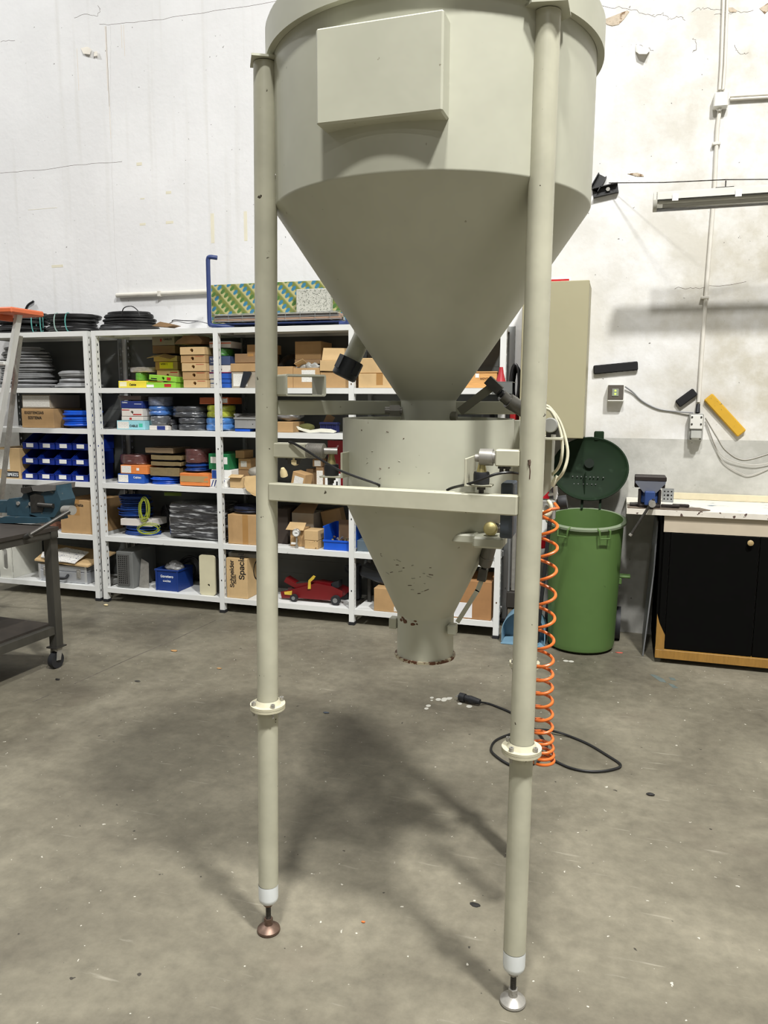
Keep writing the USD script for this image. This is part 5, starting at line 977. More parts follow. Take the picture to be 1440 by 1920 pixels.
fl = thing('fluorescent_light', 'long weatherproof fluorescent light hanging in front of the wall', 'ceiling light', ((fx0 + fx1) / 2, FY, z_ - .05))
def fprof(s): return [(FY - .05 * s, z_ + .0), (FY - .045 * s, z_ + .03), (FY - .025 * s, z_ + .045), (FY + .025 * s, z_ + .045), (FY + .045 * s, z_ + .03), (FY + .05 * s, z_)]
part(fl, 'housing', prism_yz(fprof(1), fx0 + .015, fx1), M('lamp_housing', (186, 184, 174), .5))
CLEARC = usdkit.material(stage, '/World/Looks/clear_cover', {'t': ('transparent_bsdf', {'color': (.86, .86, .84)}), 'g': ('glossy_bsdf', {'color': (.9, .9, .9), 'roughness': .12}), 'f': ('fresnel', {'IOR': 1.45}), 'a': ('math', {'math_type': 'add', 'value2': .10}), 'm': ('mix_closure', {})},
    [('f.fac', 'a.value1'), ('a.value', 'm.fac'), ('t.BSDF', 'm.closure1'), ('g.BSDF', 'm.closure2')], surface='m.closure')
th_ = np.linspace(0, math.pi, 14); outer = [(FY - .05 * math.cos(a), z_ - .001 - .052 * math.sin(a)) for a in th_]; inner = [(FY - .047 * math.cos(a), z_ - .001 - .049 * math.sin(a)) for a in th_[::-1]]
part(fl, 'clear_cover', prism_yz(outer + inner, fx0 + .02, fx1), CLEARC)
part(fl, 'end_cap', cat_([prism_yz(outer + [(a, b) for a, b in fprof(1)[::-1]], fx0, fx0 + .02)]), M('lamp_housing', (0, 0, 0)))
part(fl, 'reflector', bx(fx0 + .03, fx1 - .01, FY - .035, FY + .035, z_ - .006, z_ - .002, 0), PAPERW); part(fl, 'tube_lamp', cyl((fx0 + .05, FY, z_ - .026), (fx1 - .03, FY, z_ - .026), .013, 16), M('tube_glass', (206, 206, 200), .3))
for x in (fx0 + .11, fx0 + .42, fx0 + .80, fx0 + 1.1): part(fl, 'clip', bx(x - .016, x + .016, FY - .056, FY - .0515, z_ - .014, z_ + .024, .002), PAPERW)
part(fl, 'hanger', cat_([bx(fx0 + .31, fx0 + .40, FY - .02, FY + .02, z_ + .046, z_ + .05, 0), cyl((fx0 + .36, FY, z_ + .05), (fx0 + .36, FY, z_ + .085), .003, 8)]), STEEL_DK)
# wall cabinet and fire sign
CAB = M('cabinet_olive', (164, 158, 128), .5, var=.03, sc=2, bump=.05, bs=200)
zb_, zt_ = 1.277, 2.20
cb = thing('wall_cabinet', 'olive grey wall cabinet behind the right front leg, above the green bin', 'cabinet', (-.41, 4.96, zb_))
part(cb, 'body', bx(-.598, -.215, 4.815, WY - .001, zb_, zt_, .003), CAB); part(cb, 'door', bx(-.600, -.213, 4.79, 4.813, zb_ - .002, zt_ + .002, .004), CAB)
part(cb, 'lock', cyl((-.575, 4.79, 1.74), (-.575, 4.782, 1.74), .012, 16), STEEL)
sg = thing('fire_sign', 'red and white fire equipment sign on the wall behind the olive cabinet', 'sign', PY(1052, 522, WY - .003))
p_ = PY(1071, 519, WY - .003); part(sg, 'board', bx(p_[0] - .34, p_[0], WY - .004, WY - .001, 2.208, p_[2] + .0, .001), PAPERW); part(sg, 'red_field', bx(p_[0] - .325, p_[0] - .012, WY - .0048, WY - .0041, 2.209, p_[2] - .012, 0), M('sign_red', (188, 28, 34), .5))

# ------------------------------------------------------------------ green wheelie bin
GREEN = M('bin_green', (80, 108, 56), .5, var=.05, sc=5, bump=.05, bs=120, spots=(30, 48, 28), spot_at=(.72, .76), spot_sc=16); GREEN_D = M('lid_green', (22, 40, 22), .7, specular_ior_level=.2, var=.2, sc=6, spots=(44, 62, 44), spot_at=(.62, .76), spot_sc=10)
bcx, bcy = -.175, 4.745
bn = thing('green_bin', 'round green plastic bin with its lid standing open', 'bin', (bcx, bcy, 0))
H = .80; tl = .13
m = lathe([(0, .012), (.185, .012), (.195, .02), (.2, .05), (.212, .5), (.222, H), (.216, H), (.206, .5), (.193, .06), (0, .05)], (0, 0, 0), 72)
def shear(m):
    v = m.vertices.copy(); k = np.clip((v[:, 2] - .45) / (H - .45), 0, 1.1); v[:, 2] += k * tl * v[:, 1]; m.vertices = v; return m
m = shear(m); m.apply_translation((bcx, bcy, 0)); part(bn, 'tub', m, GREEN)
m = shear(lathe([(.218, H - .022), (.238, H - .018), (.24, H - .004), (.224, H + .004), (.217, H)], (0, 0, 0), 72, True)); m.apply_translation((bcx, bcy, 0)); part(bn, 'rim', m, M('rim_green', (120, 132, 108), .5))
for a in (-118, -62):
    q = V(bcx + .225 * math.cos(math.radians(a)), bcy + .225 * math.sin(math.radians(a)), H - .06); t_ = V(-math.sin(math.radians(a)), math.cos(math.radians(a)), 0); n_v = V(math.cos(math.radians(a)), math.sin(math.radians(a)), 0)
    part(bn, 'front_handle', tube([q - t_ * .033 + V(0, 0, .03), q - t_ * .033 + n_v * .028 + V(0, 0, .02), q - t_ * .03 + n_v * .03 - V(0, 0, .022), q + t_ * .03 + n_v * .03 - V(0, 0, .022), q + t_ * .033 + n_v * .028 + V(0, 0, .02), q + t_ * .033 + V(0, 0, .03)], .006, 8), GREEN)
part(bn, 'side_grip', cat_([bx(bcx + .19, bcx + .275, bcy + .02, bcy + .09, .44, .455, .004), bx(bcx + .19, bcx + .225, bcy + .02, bcy + .09, .40, .44, .004)]), GREEN)
for s in (-1, 1): part(bn, 'wheel', cyl((bcx + s * .19, bcy + .22, .105), (bcx + s * .232, bcy + .22, .105), .104, 32), RUBBER)
part(bn, 'axle', cyl((bcx - .19, bcy + .22, .105), (bcx + .19, bcy + .22, .105), .012, 12), STEEL_DK)
for s in (-1, 1): part(bn, 'hinge_arm', hull(*[(bcx + .02 + s * .055 + d, y, z) for d in (-.007, .007) for y, z in ((4.945, .83), (4.975, .83), (4.975, .93), (4.99, .93))]), GREEN_D)
lid = lathe([(0, .018), (.05, .016), (.13, .010), (.205, .0), (.226, -.018), (.234, -.018), (.236, -.004), (.215, .012), (.14, .024), (.05, .032), (0, .034)], (0, 0, 0), 72)
lid = mv(lid, (0, 0, 0), rx=-104); lid.apply_transform(rotm((0, 1, 0), 10)); lid.apply_transform(np.diag([1, 1, .86, 1])); lcen = PY(1106, 879, 5.00); lid.apply_translation(lcen)
ld = part(bn, 'lid', lid, GREEN_D)
hole_ = cyl((0, -.004, 0), (0, .004, 0), .03, 24); part(bn, 'lid_knob', mv(hole_, lcen + V(-.005, .0, .035)), M('lid_dark', (20, 32, 22), .6))
rng = random.Random(3)
for r in range(3):
    for k in range(6 if r else 8):
        c = lcen + V(-.10 + .026 * k + rng.uniform(-.004, .004) + .01 * r, -.008 - .004 * r, -.05 - .045 * r)
        part(bn, 'lid_rivet', cyl(c, c - V(0, .012, 0), .0035 if r < 2 else .005, 8), GALV)
part(bn, 'lid_latch', bx(lcen[0] + .015, lcen[0] + .075, 5.04, 5.065, lcen[2] + .175, lcen[2] + .235, .006), GREEN_D)
part(bn, 'lid_rib', bx(lcen[0] - .028, lcen[0] - .022, lcen[1] - .045, lcen[1] + .0, lcen[2] - .19, lcen[2] - .02, .002), GREEN_D)
# ------------------------------------------------------------------ fire extinguisher, dustpan, profiles
ex = PY(1022, 985, 4.72); exx = PY(1027, 985, 4.86)
fe = thing('fire_extinguisher', 'red fire extinguisher half hidden between the right leg and the green bin', 'fire extinguisher', (exx[0] - .03, 4.98, .60))
X = -.475
part(fe, 'cylinder', lathe([(0, .56), (.055, .56), (.06, .57), (.06, .90), (.052, .94), (.028, .965), (.022, .99), (0, .99)], (X, 4.98, 0), 40), M('extinguisher_red', (172, 22, 36), .35, coat=.5))
part(fe, 'label', lathe([(.0606, .64), (.0606, .80)], (X, 4.98, 0), 40), PAPERW, smooth=True); part(fe, 'valve_head', cat_([cyl((X, 4.98, .99), (X, 4.98, 1.03), .018, 14), bx(X - .01, X + .07, 4.97, 4.99, 1.03, 1.045, .003)]), RUBBER)
part(fe, 'hose', tube(spline([(X + .03, 4.97, 1.01), (X + .085, 4.95, .95), (X + .075, 4.93, .75), (X + .07, 4.93, .62)], 6), .009, 8), RUBBER); part(fe, 'wall_bracket', bx(X - .03, X + .03, 5.041, WY - .001, .70, .86, .003), STEEL)
DP = M('pale_blue_plastic', (116, 150, 170), .45, var=.05)
dx = PY(968, 1208, 0)[0] if False else PZ(975, 1212, 0)[0]; a_, b_ = PZ(937, 1207, 0), PZ(1018, 1214, 0)
dpn = thing('dustpan', 'light blue long-handled dustpan on the floor at the end of the shelving', 'dustpan', ((a_[0] + b_[0]) / 2, a_[1] + .1, 0))
y0 = min(a_[1], b_[1]) + .0; x0, x1 = a_[0] + .005, b_[0] + .01; xm = (x0 + x1) / 2
sp_ = sbox(x0, 0.001, x1, .08).union(Point(xm, .08).buffer((x1 - x0) / 2)).intersection(sbox(x0, .001, x1, .24)); arch = sp_.buffer(-.001)
ring = arch.difference(arch.buffer(-.005)).intersection(sbox(x0 - 1, .012, x1 + 1, 1))
part(dpn, 'pan_floor', hull((x0, y0, .002), (x1, y0, .002), (x0, y0, .006), (x1, y0, .006), (x0 + .01, y0 + .16, .002), (x1 - .01, y0 + .16, .002), (x0 + .01, y0 + .16, .012), (x1 - .01, y0 + .16, .012)), DP)
part(dpn, 'hood', cat_([prism_xz(ring, y0 + .02, y0 + .16), prism_xz(arch, y0 + .156, y0 + .16)]), DP, smooth=False)
p_, q_ = PY(1007, 1200, y0 + .01), PY(1030, 985, y0 - .13); part(dpn, 'handle_pole', cyl((p_[0], y0 + .01, .03), (q_[0], y0 - .13, q_[2]), .0115, 14), RUBBER)
part(dpn, 'hanging_eye', cyl((q_[0], y0 - .13, q_[2]), (q_[0] + .003, y0 - .131, q_[2] + .03), .013, 14), RUBBER)
tray_ = single('dark_trough', bx(PY(950, 1140, 4.95)[0], PY(985, 1140, 4.95)[0], 4.92, 5.06, .155, .26, .004), M('dark_trough', (52, 48, 42), .7), 'dark metal trough at the end of the shelving that holds upright profiles', 'trough')
single('trough_block', cat_([bx(PY(952, 1140, 4.95)[0], PY(983, 1140, 4.95)[0], 4.93, 5.04, .0005, .154, .004)]), M('wood_block', (120, 112, 96), .8), 'wooden block under the dark metal trough', 'block')
for k, (x0_, x1_, yt) in enumerate(((951, 955, 1000), (958, 965, 990), (968, 976, 985), (977, 981, 1004))):
    a, b = PY(x0_, 1100, 4.925 + .03 * k)[0], PY(x1_, 1100, 4.925 + .03 * k)[0]; pr = bx(a, b, 4.925 + .03 * k, 4.95 + .03 * k, .262, PY(x0_, yt - 60, 4.86)[2], .003)
    single('steel_profile', pr, [GALV, STEEL, GALV, STEEL_DK][k], 'upright metal profile standing in the dark trough, %s from the left' % ['first', 'second', 'third', 'fourth'][k], 'metal profile')
for k in range(6):
    Yk = 4.83 + .028 * k; zt2, zb2 = PY(965, 683 + 2 * k, Yk)[2], PY(965, 718, Yk)[2] - .12; xa, xb2 = -.664 + .002 * (k % 2), -.612 - .002 * (k % 3); xm2 = (xa + xb2) / 2
    pts_ = [(xm2 + (xb2 - xa) / 2 * math.cos(t) , Yk, (zt2 + zb2) / 2 + (zt2 - zb2) / 2 * math.sin(t)) for t in np.linspace(0, 2 * np.pi, 30)[:-1]]
    single('cable_loop', tube(pts_, .0085, 8, closed=True), CABLE, 'long black cable loop hanging between the last shelf post and the olive cabinet', 'cable', group='cable loops hanging beside the shelving')
lz = PY(950, 716, 4.62)[2]
single('grey_ledge', cat_([bx(-.735, -.615, 4.56, 4.715, lz - .004, lz, .001), bx(-.735, -.615, 4.56, 4.564, lz - .07, lz - .0045, .001)]), M('ledge_grey', (104, 106, 104), .5), 'grey metal ledge fixed in front of the last shelf post', 'ledge')
cq = PY(939, 715, 4.62)
single('red_cone', lathe([(0, 0), (.03, 0), (.016, .05), (.011, .085), (0, .085)], (cq[0], 4.62, lz + EPS), 24), M('funnel_red', (170, 44, 52), .4), 'small red cone standing on the grey ledge by the last shelf post', 'cone')
# ------------------------------------------------------------------ workbench at the right
BLK = M('black_panel', (8, 8, 7), .7, var=.1, specular_ior_level=.06); YW = M('yellow_wood', (146, 108, 46), .6, var=.14, sc=8, stretch=(12, 12, 2)); BEI = M('beige_board', (188, 176, 156), .6, var=.04)
TOPW = M('worn_white_top', (228, 224, 210), .5, var=.05, sc=8, spots=(120, 136, 150), spot_at=(.60, .72), spot_sc=10, stretch=(1, 3.5, 1))
bx0, bxe = .055, 1.6
wb = thing('workbench', 'long workbench with worn white top and black cupboard doors', 'workbench', (.8, 4.8, 0))
part(wb, 'worktop', bx(bx0, bxe, 4.57, WY - .003, .868, .893, .003), TOPW)
part(wb, 'edge_strip', bx(bx0, bxe, 4.562, 4.569, .862, .894, .001), M('edge_paint', (214, 208, 196), .5, spots=(84, 66, 60), spot_at=(.62, .65), spot_sc=30))
part(wb, 'backboard', bx(bx0 + .25, bxe, WY - .02, WY - .001, .894, .935, .002), M('back_ply', (206, 196, 168), .6))
part(wb, 'apron', bx(.262, bxe, 4.585, 4.60, .765, .8615, .001), BEI)
part(wb, 'rubber_mat', rough_up(hull((bx0 + .004, 4.575, .8945), (bx0 + .40, 4.575, .8945), (bx0 + .45, 4.62, .8945), (bx0 + .40, 4.70, .8945), (bx0 + .004, 4.73, .8945), (bx0 + .004, 4.575, .898), (bx0 + .40, 4.575, .898), (bx0 + .45, 4.62, .898), (bx0 + .40, 4.70, .898), (bx0 + .004, 4.73, .898)), .0004, 10), M('worn_leather', (104, 92, 80), .8))
part(wb, 'bench_side', bx(.250, .266, 4.60, WY - .003, .04, .86, .001), BLK)
part(wb, 'base_frame', bx(.252, bxe, 4.555, 4.60, .03, .082, .002), YW); part(wb, 'plinth', bx(.30, bxe, 4.66, 4.70, 0.0, .03, .001), DARK)
part(wb, 'frame_post', prism_xz([(.252, .083), (.300, .083), (.300, .17), (.268, .235), (.252, .29)], 4.556, 4.572), YW)
part(wb, 'frame_stile', bx(.266, .300, 4.575, 4.60, .0835, .764, .001), BLK)
dsx = PY(1419, 1100, 4.574)[0]
for a, b in ((.302, dsx - .002), (dsx + .002, 1.39), (1.394, bxe)): part(wb, 'door', bx(a, b, 4.574, 4.596, .084, .763, .002), BLK)
kq = PY(1407, 1018, 4.56)
part(wb, 'door_knob', lathe([(0, 0), (.010, 0), (.010, .010), (.016, .015), (.016, .024), (.010, .028), (0, .028)], (0, 0, 0), 24).apply_transform(rotm((1, 0, 0), 90)).apply_translation((kq[0], 4.574, kq[2])), M('knob_wood', (160, 138, 96), .5))
part(wb, 'inner_rail', bx(.31, bxe, 4.98, 5.0, .8, .86, .001), DARK)
VB = M('vise_blue', (38, 62, 112), .45, var=.12, sc=20); VJ = M('vise_dark', (52, 46, 44), .45, .5)
vx = PY(1218, 930, 4.62)[0]
vs = thing('bench_vise', 'blue bench vise at the left end of the white worktop', 'vise', (vx, 4.68, .898))
part(vs, 'base', cat_([bx(vx - .055, vx + .06, 4.60, 4.80, .8985, .918, .004), bx(vx - .105, vx - .05, 4.64, 4.72, .8985, .912, .003)]), VJ)
part(vs, 'body', cat_([bx(vx - .045, vx + .045, 4.62, 4.82, .918, 1.005, .008)]), VB); part(vs, 'slide', bx(vx - .028, vx + .028, 4.565, 4.62, .915, .995, .005), VB)
part(vs, 'side_rib', cat_([bx(vx - .062, vx - .046, 4.61, 4.66, .905, 1.0, .003), bx(vx + .046, vx + .062, 4.61, 4.66, .905, 1.0, .003)]), VJ)
part(vs, 'front_jaw', cat_([hull(*[(vx + s * a, y, z) for s in (-1, 1) for a, z in ((.035, .985), (.082, 1.04), (.082, 1.05)) for y in (4.60, 4.655)])]), M('jaw_grey', (120, 124, 136), .4, .5))
part(vs, 'jaw_plate', bx(vx - .086, vx + .086, 4.60, 4.668, 1.0505, 1.075, .003), VJ); part(vs, 'rear_jaw', bx(vx - .084, vx + .084, 4.67, 4.73, 1.005, 1.078, .004), VJ)
hx_, hz_ = vx + .012, .932
part(vs, 'screw_head', cyl((hx_, 4.56, hz_), (hx_, 4.50, hz_), .019, 20), STEEL)
a, b = PY(1226, 936, 4.52), PY(1184, 1001, 4.52); part(vs, 'handle_bar', cyl((a[0], 4.525, a[2]), (b[0], 4.525, b[2]), .0075, 12), STEEL_DK); part(vs, 'handle_end', cat_([cyl((b[0], 4.525, b[2]), (b[0] - .008, 4.525, b[2] - .012), .010, 12)]), STEEL)
p_ = PY(1252, 926, 4.95); hb = thing('perforated_block', 'small grey steel block with holes leaning at the wall right of the blue vise', 'steel block', (p_[0], 4.96, .8945))
g_ = sbox(p_[0] - .032, .8945, p_[0] + .034, .975)
for i in (-1, 0, 1):
    for j in (0, 1, 2): g_ = g_.difference(Point(p_[0] + .001 + i * .02, .912 + j * .023).buffer(.0045 if (i or j != 1) else .007))
part(hb, 'plate', prism_xz(g_, 4.94, 4.955), GALV, smooth=False); part(hb, 'back_plate', bx(p_[0] - .032, p_[0] + .034, 4.9555, 4.975, .8945, .974, .001), STEEL_DK)
for k, (x, y, L) in enumerate(((1256, 946, .05), (1277, 944, .045))):
    q = PY(x, y, 4.66); single('tool_bit', rough_up(bx(q[0] - L, q[0] + L, 4.62 + .04 * k, 4.645 + .04 * k, .9025, .918, .004).subdivide().subdivide(), .003, 30, k), VJ, ['dark rag of metal lying by the vise base', 'dark metal clamp piece lying right of the vise base'][k], 'tool')
# leaning sheets beside the bench
SH = M('sheet_grey', (120, 122, 124), .4, .35, var=.1, sc=6)
q0, q1 = PZ(1204, 1230, 0), PZ(1193, 1194, 0)
sheet_ = hull(*[(x + d, y, z) for (x, y, z) in ((q0[0], q0[1], .002), (q0[0] + .01, 5.10, .002), (.222, q0[1] + .02, .50), (.232, 4.75, .80), (.232, 5.10, .80)) for d in (0, .008)])
single('leaning_sheet', sheet_, SH, 'grey metal sheet leaning against the side of the workbench', 'metal sheet')
# ------------------------------------------------------------------ steel table with the teal vise at the left
TST = M('table_steel', (82, 80, 74), .5, .55, var=.25, sc=7, stretch=(1, 1, .3), bump=.1, bs=60); TDK = M('table_dark', (48, 42, 36), .7, var=.3, sc=9, spots=(130, 126, 120), spot_at=(.74, .77), spot_sc=40)
lp = PZ(100, 1240, 0)
zsh_, ztb = .245, .80
c0 = PY(110, 1172, lp[1]); d1 = PZ(0, 1213, zsh_) - PZ(111, 1172, zsh_); d1 /= np.linalg.norm(d1); d2 = PZ(0, 1143, zsh_) - PZ(108, 1164, zsh_); d2 /= np.linalg.norm(d2); d2 = V(-d1[1], d1[0], 0) * (1 if d1[0] * d2[1] - d1[1] * d2[0] > 0 else -1)
cr = PZ(110, 1171, zsh_); L1, L2 = .9, .62
tbv = thing('steel_table', 'dark steel table on castors at the left edge, carrying the teal vise', 'table', (cr + d1 * .5 + d2 * .3) * V(1, 1, 0))
def slab(z0, z1, i0=0, i1=0): return hull(*[cr * V(1, 1, 0) + d1 * a + d2 * b + V(0, 0, z) for a in (-i0, L1) for b in (-i0, L2) for z in (z0, z1)])
for i, a in enumerate((.012, L1 - .03)):
    for j, b in enumerate((.012, L2 - .05)):
        o = cr * V(1, 1, 0) + d1 * (a + .0) + d2 * b
        lgp = part(tbv, 'leg', hull(*[o + d1 * s + d2 * t + V(0, 0, z) for s in (-.025, .025) for t in (-.025, .025) for z in (.125, ztb - .06)]), TST)
        part(lgp, 'castor_plate', hull(*[o + d1 * s + d2 * t + V(0, 0, z) for s in (-.04, .04) for t in (-.035, .035) for z in (.118, .1245)]), STEEL_DK)
        part(lgp, 'castor_fork', cat_([hull(*[o + d2 * t + d1 * s + V(0, 0, z) for t in (k * .021, k * .025) for s, z in ((-.02, .117), (.02, .117), (.03, .05), (.0, .045))]) for k in (-1, 1)] + [cyl(o + V(0, 0, .1), o + V(0, 0, .1175), .022, 16)]), STEEL)
        w = o + d1 * .012 + V(0, 0, .046); part(lgp, 'castor_wheel', cyl(w - d2 * .016, w + d2 * .016, .0455, 28), RUBBER)
part(tbv, 'lower_shelf', slab(zsh_, zsh_ + .012, -.03), TDK)
for e0, e1, k in ((d1, d2, L1), (d2, d1, L2)):
    o = cr * V(1, 1, 0) + e1 * .012; part(tbv, 'shelf_rail', hull(*[o + e0 * s + e1 * t + V(0, 0, z) for s in (.04, k - .06) for t in (-.02, .02) for z in (zsh_ - .045, zsh_ - .001)]), TST)
    part(tbv, 'top_rail', hull(*[o + e0 * s + e1 * t + V(0, 0, z) for s in (-.02, k) for t in (-.025, .025) for z in (ztb - .0595, ztb - .021)]), TST)
part(tbv, 'table_top', slab(ztb - .02, ztb, .02), TDK)
TEAL = M('vise_teal', (42, 68, 80), .5, var=.14, sc=14, spots=(92, 96, 92), spot_at=(.66, .72), spot_sc=20)
Yv = lp[1] + .03
def vz(pts, y0, y1): return prism_xz([(PY(x, y, Yv)[0], PY(x, y, Yv)[2] + dzv) for x, y in pts], y0, y1)
dzv = 0; dzv = ztb + .009 - PY(60, 976, Yv)[2]
tv = thing('teal_vise', 'large teal machinist vise on the dark steel table', 'vise', (PY(70, 950, Yv)[0], Yv, ztb))
part(tv, 'base_plate', vz([(22, 976), (20, 968), (30, 964), (60, 965), (110, 966), (112, 974), (90, 976)], Yv - .09, Yv + .07), TEAL)
part(tv, 'rear_body', vz([(28, 963), (28, 936), (32, 932), (55, 930), (60, 922), (64, 919), (68, 930), (70, 965), (50, 964)], Yv - .06, Yv + .06), TEAL)
part(tv, 'rear_jaw_steel', vz([(60, 919), (60, 911), (78, 909), (80, 918), (70, 921), (64, 922)], Yv - .085, Yv + .085), STEEL_DK)
part(tv, 'front_body', vz([(72, 960), (74, 940), (88, 928), (98, 920), (103, 910), (122, 907), (124, 920), (130, 935), (128, 950), (118, 966), (90, 966)], Yv - .07, Yv + .05), TEAL)
part(tv, 'front_jaw_steel', vz([(79, 908), (82, 917), (102, 918), (121, 916), (122, 906), (100, 905)], Yv - .085, Yv + .085), M('worn_jaw', (130, 128, 124), .4, .5))
part(tv, 'slide_bar', vz([(-30, 957), (-30, 938), (30, 937), (30, 960)], Yv - .035, Yv + .035), TEAL)
for x, y in ((35, 943), (58, 944)): q = PY(x, y, Yv - .06); part(tv, 'bolt', cyl((q[0], Yv - .0605, q[2] + dzv), (q[0], Yv - .068, q[2] + dzv), .011, 12), STEEL)
part(tv, 'jaw_gap_shade', vz([(74, 926), (84, 922), (98, 926), (101, 940), (97, 956), (76, 957)], Yv - .074, Yv - .068), STEEL_DK)  # dark plate that paints the shade of the hollow between the jaws
part(tv, 'jaw_screw', cyl(PY(72, 946, Yv - .08) + V(0, 0, dzv), PY(100, 948, Yv - .08) + V(0, 0, dzv), .013, 14), STEEL_DK)
a, b = PY(116, 957, Yv - .1), PY(136, 956, Yv - .1); part(tv, 'screw_end', cyl((a[0], Yv - .08, a[2] + dzv), (b[0], Yv - .1, b[2] + dzv), .026, 24), STEEL)
se = min(np.linspace(0, 1.2, 200), key=lambda q: abs((lambda w: 720 + F_PX * (w @ _rt) / (w @ _fw))(cr * V(1, 1, 0) + d1 * q + V(0, 0, ztb) - EYE) - 54)); Ye = (cr + d1 * se)[1] - .05
a, b = PY(130, 958, Yv - .12), PY(54, 1004, min(Ye, Yv - .16)); part(tv, 'handle_bar', cyl(a + V(0, 0, dzv), b + V(0, 0, dzv), .0105, 14), STEEL_DK); part(tv, 'handle_knob', cyl(b + V(.012, 0, dzv + .006), b + V(-.02, 0, dzv - .01), .0155, 16), STEEL_DK)
q = PZ(12, 972, ztb)
single('flat_wrench', bx(q[0] - .1, q[0] + .05, q[1] - .02, q[1] + .015, ztb + .001, ztb + .01, .002), STEEL, 'flat steel tool lying on the dark table left of the teal vise', 'tool')
# ------------------------------------------------------------------ ladder
LAL = M('ladder_alu', (206, 206, 202), .4, .25, var=.1, sc=20, stretch=(1, 1, .1)); LOR = M('ladder_orange', (206, 104, 62), .5, var=.05)
la = thing('step_ladder', 'aluminium step ladder with orange top at the left edge', 'ladder', (PY(-10, 900, 4.25)[0], 4.3, 0))
def rail(p, q, w=.022, dp=.045):
    d = q - p; yv = V(0, 1, 0); n = np.cross(d, yv); n /= np.linalg.norm(n); return hull(*[c + n * s * w / 2 + yv * t * dp / 2 for c in (p, q) for s in (-1, 1) for t in (-1, 1)])
YL = 4.02
t0, t1 = PY(35, 590, YL), PY(-2, 800, YL - .12); dv = (t1 - t0) / (t1[2] - t0[2]); f0 = t0 + dv * (0.02 - t0[2])
part(la, 'front_rail', rail(t0, f0), LAL)
u0, u1 = PY(29, 705, YL + .10), PY(3, 930, YL + .22); dv = (u1 - u0) / (u1[2] - u0[2]); g0 = u0 + dv * (0.02 - u0[2]); part(la, 'rear_rail', rail(u0 - dv * -.25, g0, .018, .03), STEEL)
part(la, 'hinge_bracket', tube(spline([PY(22, 672, YL + .02), PY(28, 690, YL + .04), PY(31, 712, YL + .06), PY(27, 738, YL + .08)], 6), .010, 8), STEEL)
part(la, 'orange_top', cat_([bx(PY(-60, 586, YL)[0], PY(49, 586, YL)[0], YL - .12, YL + .16, PY(20, 591, YL)[2], PY(20, 580, YL)[2], .008), bx(PY(8, 600, YL)[0], PY(14, 600, YL)[0], YL - .05, YL + .05, PY(12, 602, YL)[2], PY(12, 591, YL)[2], .003)]), LOR)
part(la, 'orange_tray', bx(PY(-60, 715, YL)[0], PY(14, 715, YL)[0], YL - .13, YL - .10, PY(5, 745, YL)[2], PY(5, 684, YL)[2], .006), M('tray_orange', (226, 92, 66), .5))
a, b = t0 + (f0 - t0) * .38, t0 + (f0 - t0) * .60
part(la, 'warning_sticker', hull(*[c + V(s * .008 + .0, -.0285, 0) for c in (a, b) for s in (-1, 1)] + [c + V(s * .008, -.0279, 0) for c in (a, b) for s in (-1, 1)]), PAPER)
for k in range(4):
    s = .15 + k * .22; c = t0 + (f0 - t0) * s; part(la, 'tread', bx(c[0] - .42, c[0] - .012, c[1] - .04, c[1] + .04, c[2] - .012, c[2] + .012, .003), LAL)
part(la, 'foot', bx(f0[0] - .02, f0[0] + .02, f0[1] - .035, f0[1] + .035, 0, .04, .004), RUBBER); part(la, 'foot', bx(g0[0] - .02, g0[0] + .02, g0[1] - .035, g0[1] + .035, 0, .04, .004), RUBBER)
# ------------------------------------------------------------------ cable and litter on the floor
def fl_(x, y, z=.0066): return PZ(x, y, z)
pl0, pl1 = fl_(862, 1306, .024), fl_(896, 1315, .022)
cbp = thing('power_cable', 'black power cable with plug lying in a loop on the floor', 'cable', pl1 * V(1, 1, 0))
dpl = (pl1 - pl0) / np.linalg.norm(pl1 - pl0)
part(cbp, 'plug', cat_([cyl(pl0, pl0 + dpl * .03, .021, 20), cyl(pl0 + dpl * .03, pl0 + dpl * .06, .016, 20, .0185), cyl(pl0 + dpl * .06, pl1 + dpl * .012, .0195, 14, .013)]), RUBBER)
for s in (-1, 1):
    o = pl0 + V(0, 0, 1) * s * .0 + np.cross(dpl, V(0, 0, 1)) * s * .0095; part(cbp, 'plug_pin', cyl(o, o - dpl * .019, .0024, 8), GALV)
cpts = [pl1 + dpl * .01 + V(0, 0, -.002)] + [fl_(x, y) for x, y in ((915, 1319), (935, 1326), (958, 1336), (985, 1352), (1010, 1375), (1025, 1400), (1021, 1418), (1000, 1432), (975, 1440), (948, 1430), (925, 1413), (921, 1402), (930, 1388), (955, 1377), (985, 1370))] + [fl_(1015, 1368, .014), fl_(1042, 1372, .016), fl_(1070, 1381), fl_(1105, 1396), fl_(1140, 1417), fl_(1160, 1430), fl_(1163, 1437), fl_(1152, 1442), fl_(1130, 1446), fl_(1100, 1446), fl_(1070, 1440), fl_(1045, 1429), fl_(1025, 1417, .016), fl_(1005, 1398, .018), fl_(996, 1378, .02), fl_(990, 1360, .012), fl_(988, 1345)]
part(cbp, 'cord', tube(spline(cpts, 7), .0053, 8), CABLE)
rng = random.Random(21)
def litter(name, lab, cat, x, y, s, mat, flat=.35, seed=0):
    c = PZ(x, y, 0); m = rough_up(trimesh.creation.icosphere(2, s), s * .5, 1.2 / s, seed).apply_transform(np.diag([1.5, .8, flat, 1])); m.apply_translation(c); m.apply_translation((0, 0, -m.bounds[0][2] + .0004)); single(name, m, mat, lab, cat)
WCH = M('wood_chip', (170, 130, 84), .8)
litter('wood_chip', 'brown wood splinter on the floor left of the left leg', 'wood chip', 326, 1221, .016, WCH, .2, 1)
litter('wood_chip', 'small pale wood chip on the floor nearer the left leg', 'wood chip', 411, 1254, .009, WCH, .25, 2)
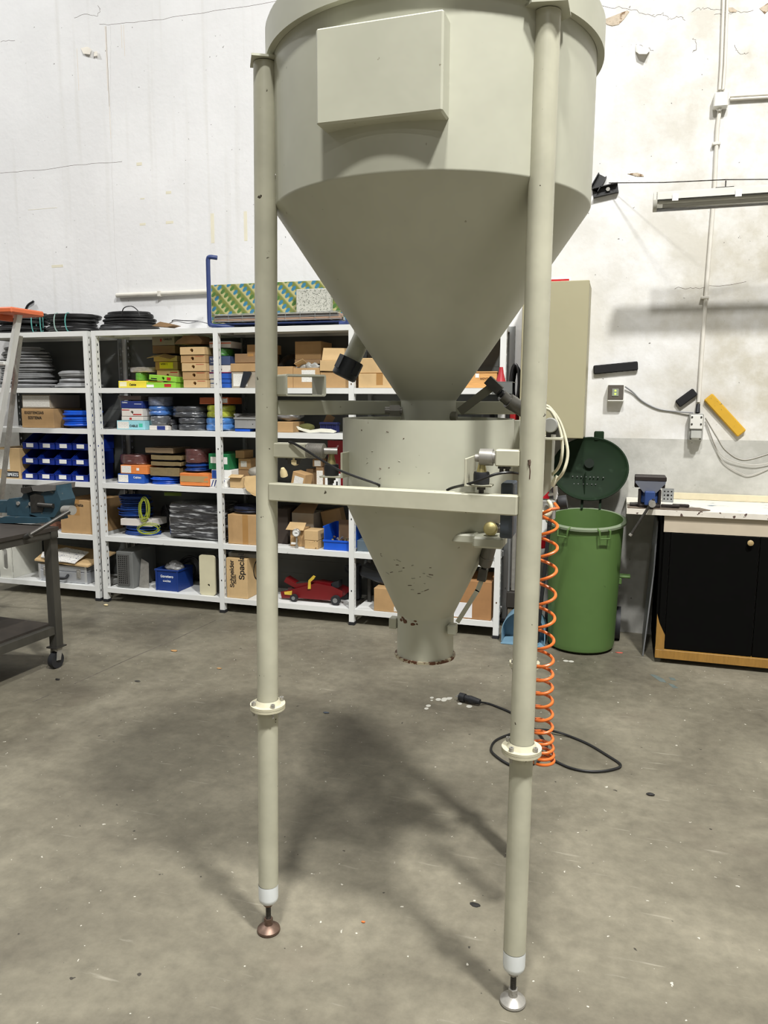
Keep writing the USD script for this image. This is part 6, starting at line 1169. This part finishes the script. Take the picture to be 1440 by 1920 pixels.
litter('dark_crumb', 'small dark lump on the floor right of the cable loop', 'lump', 1219, 1491, .009, INK, .5, 3)
litter('dark_crumb', 'dark crumb on the floor below the castor of the steel table', 'lump', 108, 1275, .009, INK, .4, 4)
litter('dark_crumb', 'flat dark scrap on the floor left of the big shadow', 'scrap', 258, 1278, .010, STEEL_DK, .25, 5)
litter('dark_crumb', 'dark flake on the floor left of the right front foot', 'flake', 891, 1697, .011, INK, .12, 6)
litter('dark_crumb', 'blue-grey scrap on the floor under the lower hopper', 'scrap', 611, 1337, .010, BLUEGREY, .25, 7)
litter('paper_scrap', 'crumpled cream scrap on the floor at the gap between shelving units', 'scrap', 199, 1136, .013, M('cream_disc', (0, 0, 0)), .5, 8)
litter('red_crumb', 'tiny orange crumb on the floor between the two front feet', 'lump', 681, 1730, .004, ORANGE, .5, 9)
litter('red_scrap', 'small red paint scrap on the floor right of the green bin', 'scrap', 1161, 1224, .014, M('red_scrap', (190, 92, 76), .8), .1, 10)
for a, b in (((62, 1316), (92, 1303)), ((140, 1282), (250, 1232)), ((250, 1232), (330, 1198)), ((330, 1198), (404, 1163))):
    p, q = PZ(*a, 0), PZ(*b, 0); d = (q - p) / np.linalg.norm(q - p); n_ = V(-d[1], d[0], 0)
    part(floor, 'floor_joint', hull(*[c + n_ * s * .004 + V(0, 0, z) for c in (p, q) for s in (-1, 1) for z in (-.002, .0005)]), M('joint_dark', (96, 90, 80), .9, var=.3, sc=30))
for k in range(11):
    c = PZ(rng.uniform(788, 880), rng.uniform(1308, 1330), 0); s = rng.uniform(.006, .016)
    part(floor, 'paint_spot', lathe([(0, .0006), (s * .9, .0005), (s, 0)], (0, 0, 0), 12).apply_transform(np.diag([1, 1.3, 1, 1])).apply_translation(c), M('paint_white', (186, 184, 174), .7))
for x, y in ((1061, 1239), (1071, 1240)): part(floor, 'paint_spot', lathe([(0, .0006), (.014, .0005), (.016, 0)], PZ(x, y, 0), 12), M('paint_white', (0, 0, 0)))
for pts in ([(1218, 1264), (1228, 1265), (1244, 1273), (1250, 1280), (1238, 1278)], [(1252, 1281), (1262, 1283), (1272, 1290), (1262, 1290)], [(1254, 1270), (1264, 1271), (1268, 1276), (1258, 1275)]):
    part(floor, 'teal_stain', hull(*[PZ(x, y, z) for x, y in pts for z in (-.001, .0006)]), M('teal_stain', (92, 102, 98), .8, var=.2, sc=30))
print('top-level things', len([k for k in _used if k[0] == '/World']))
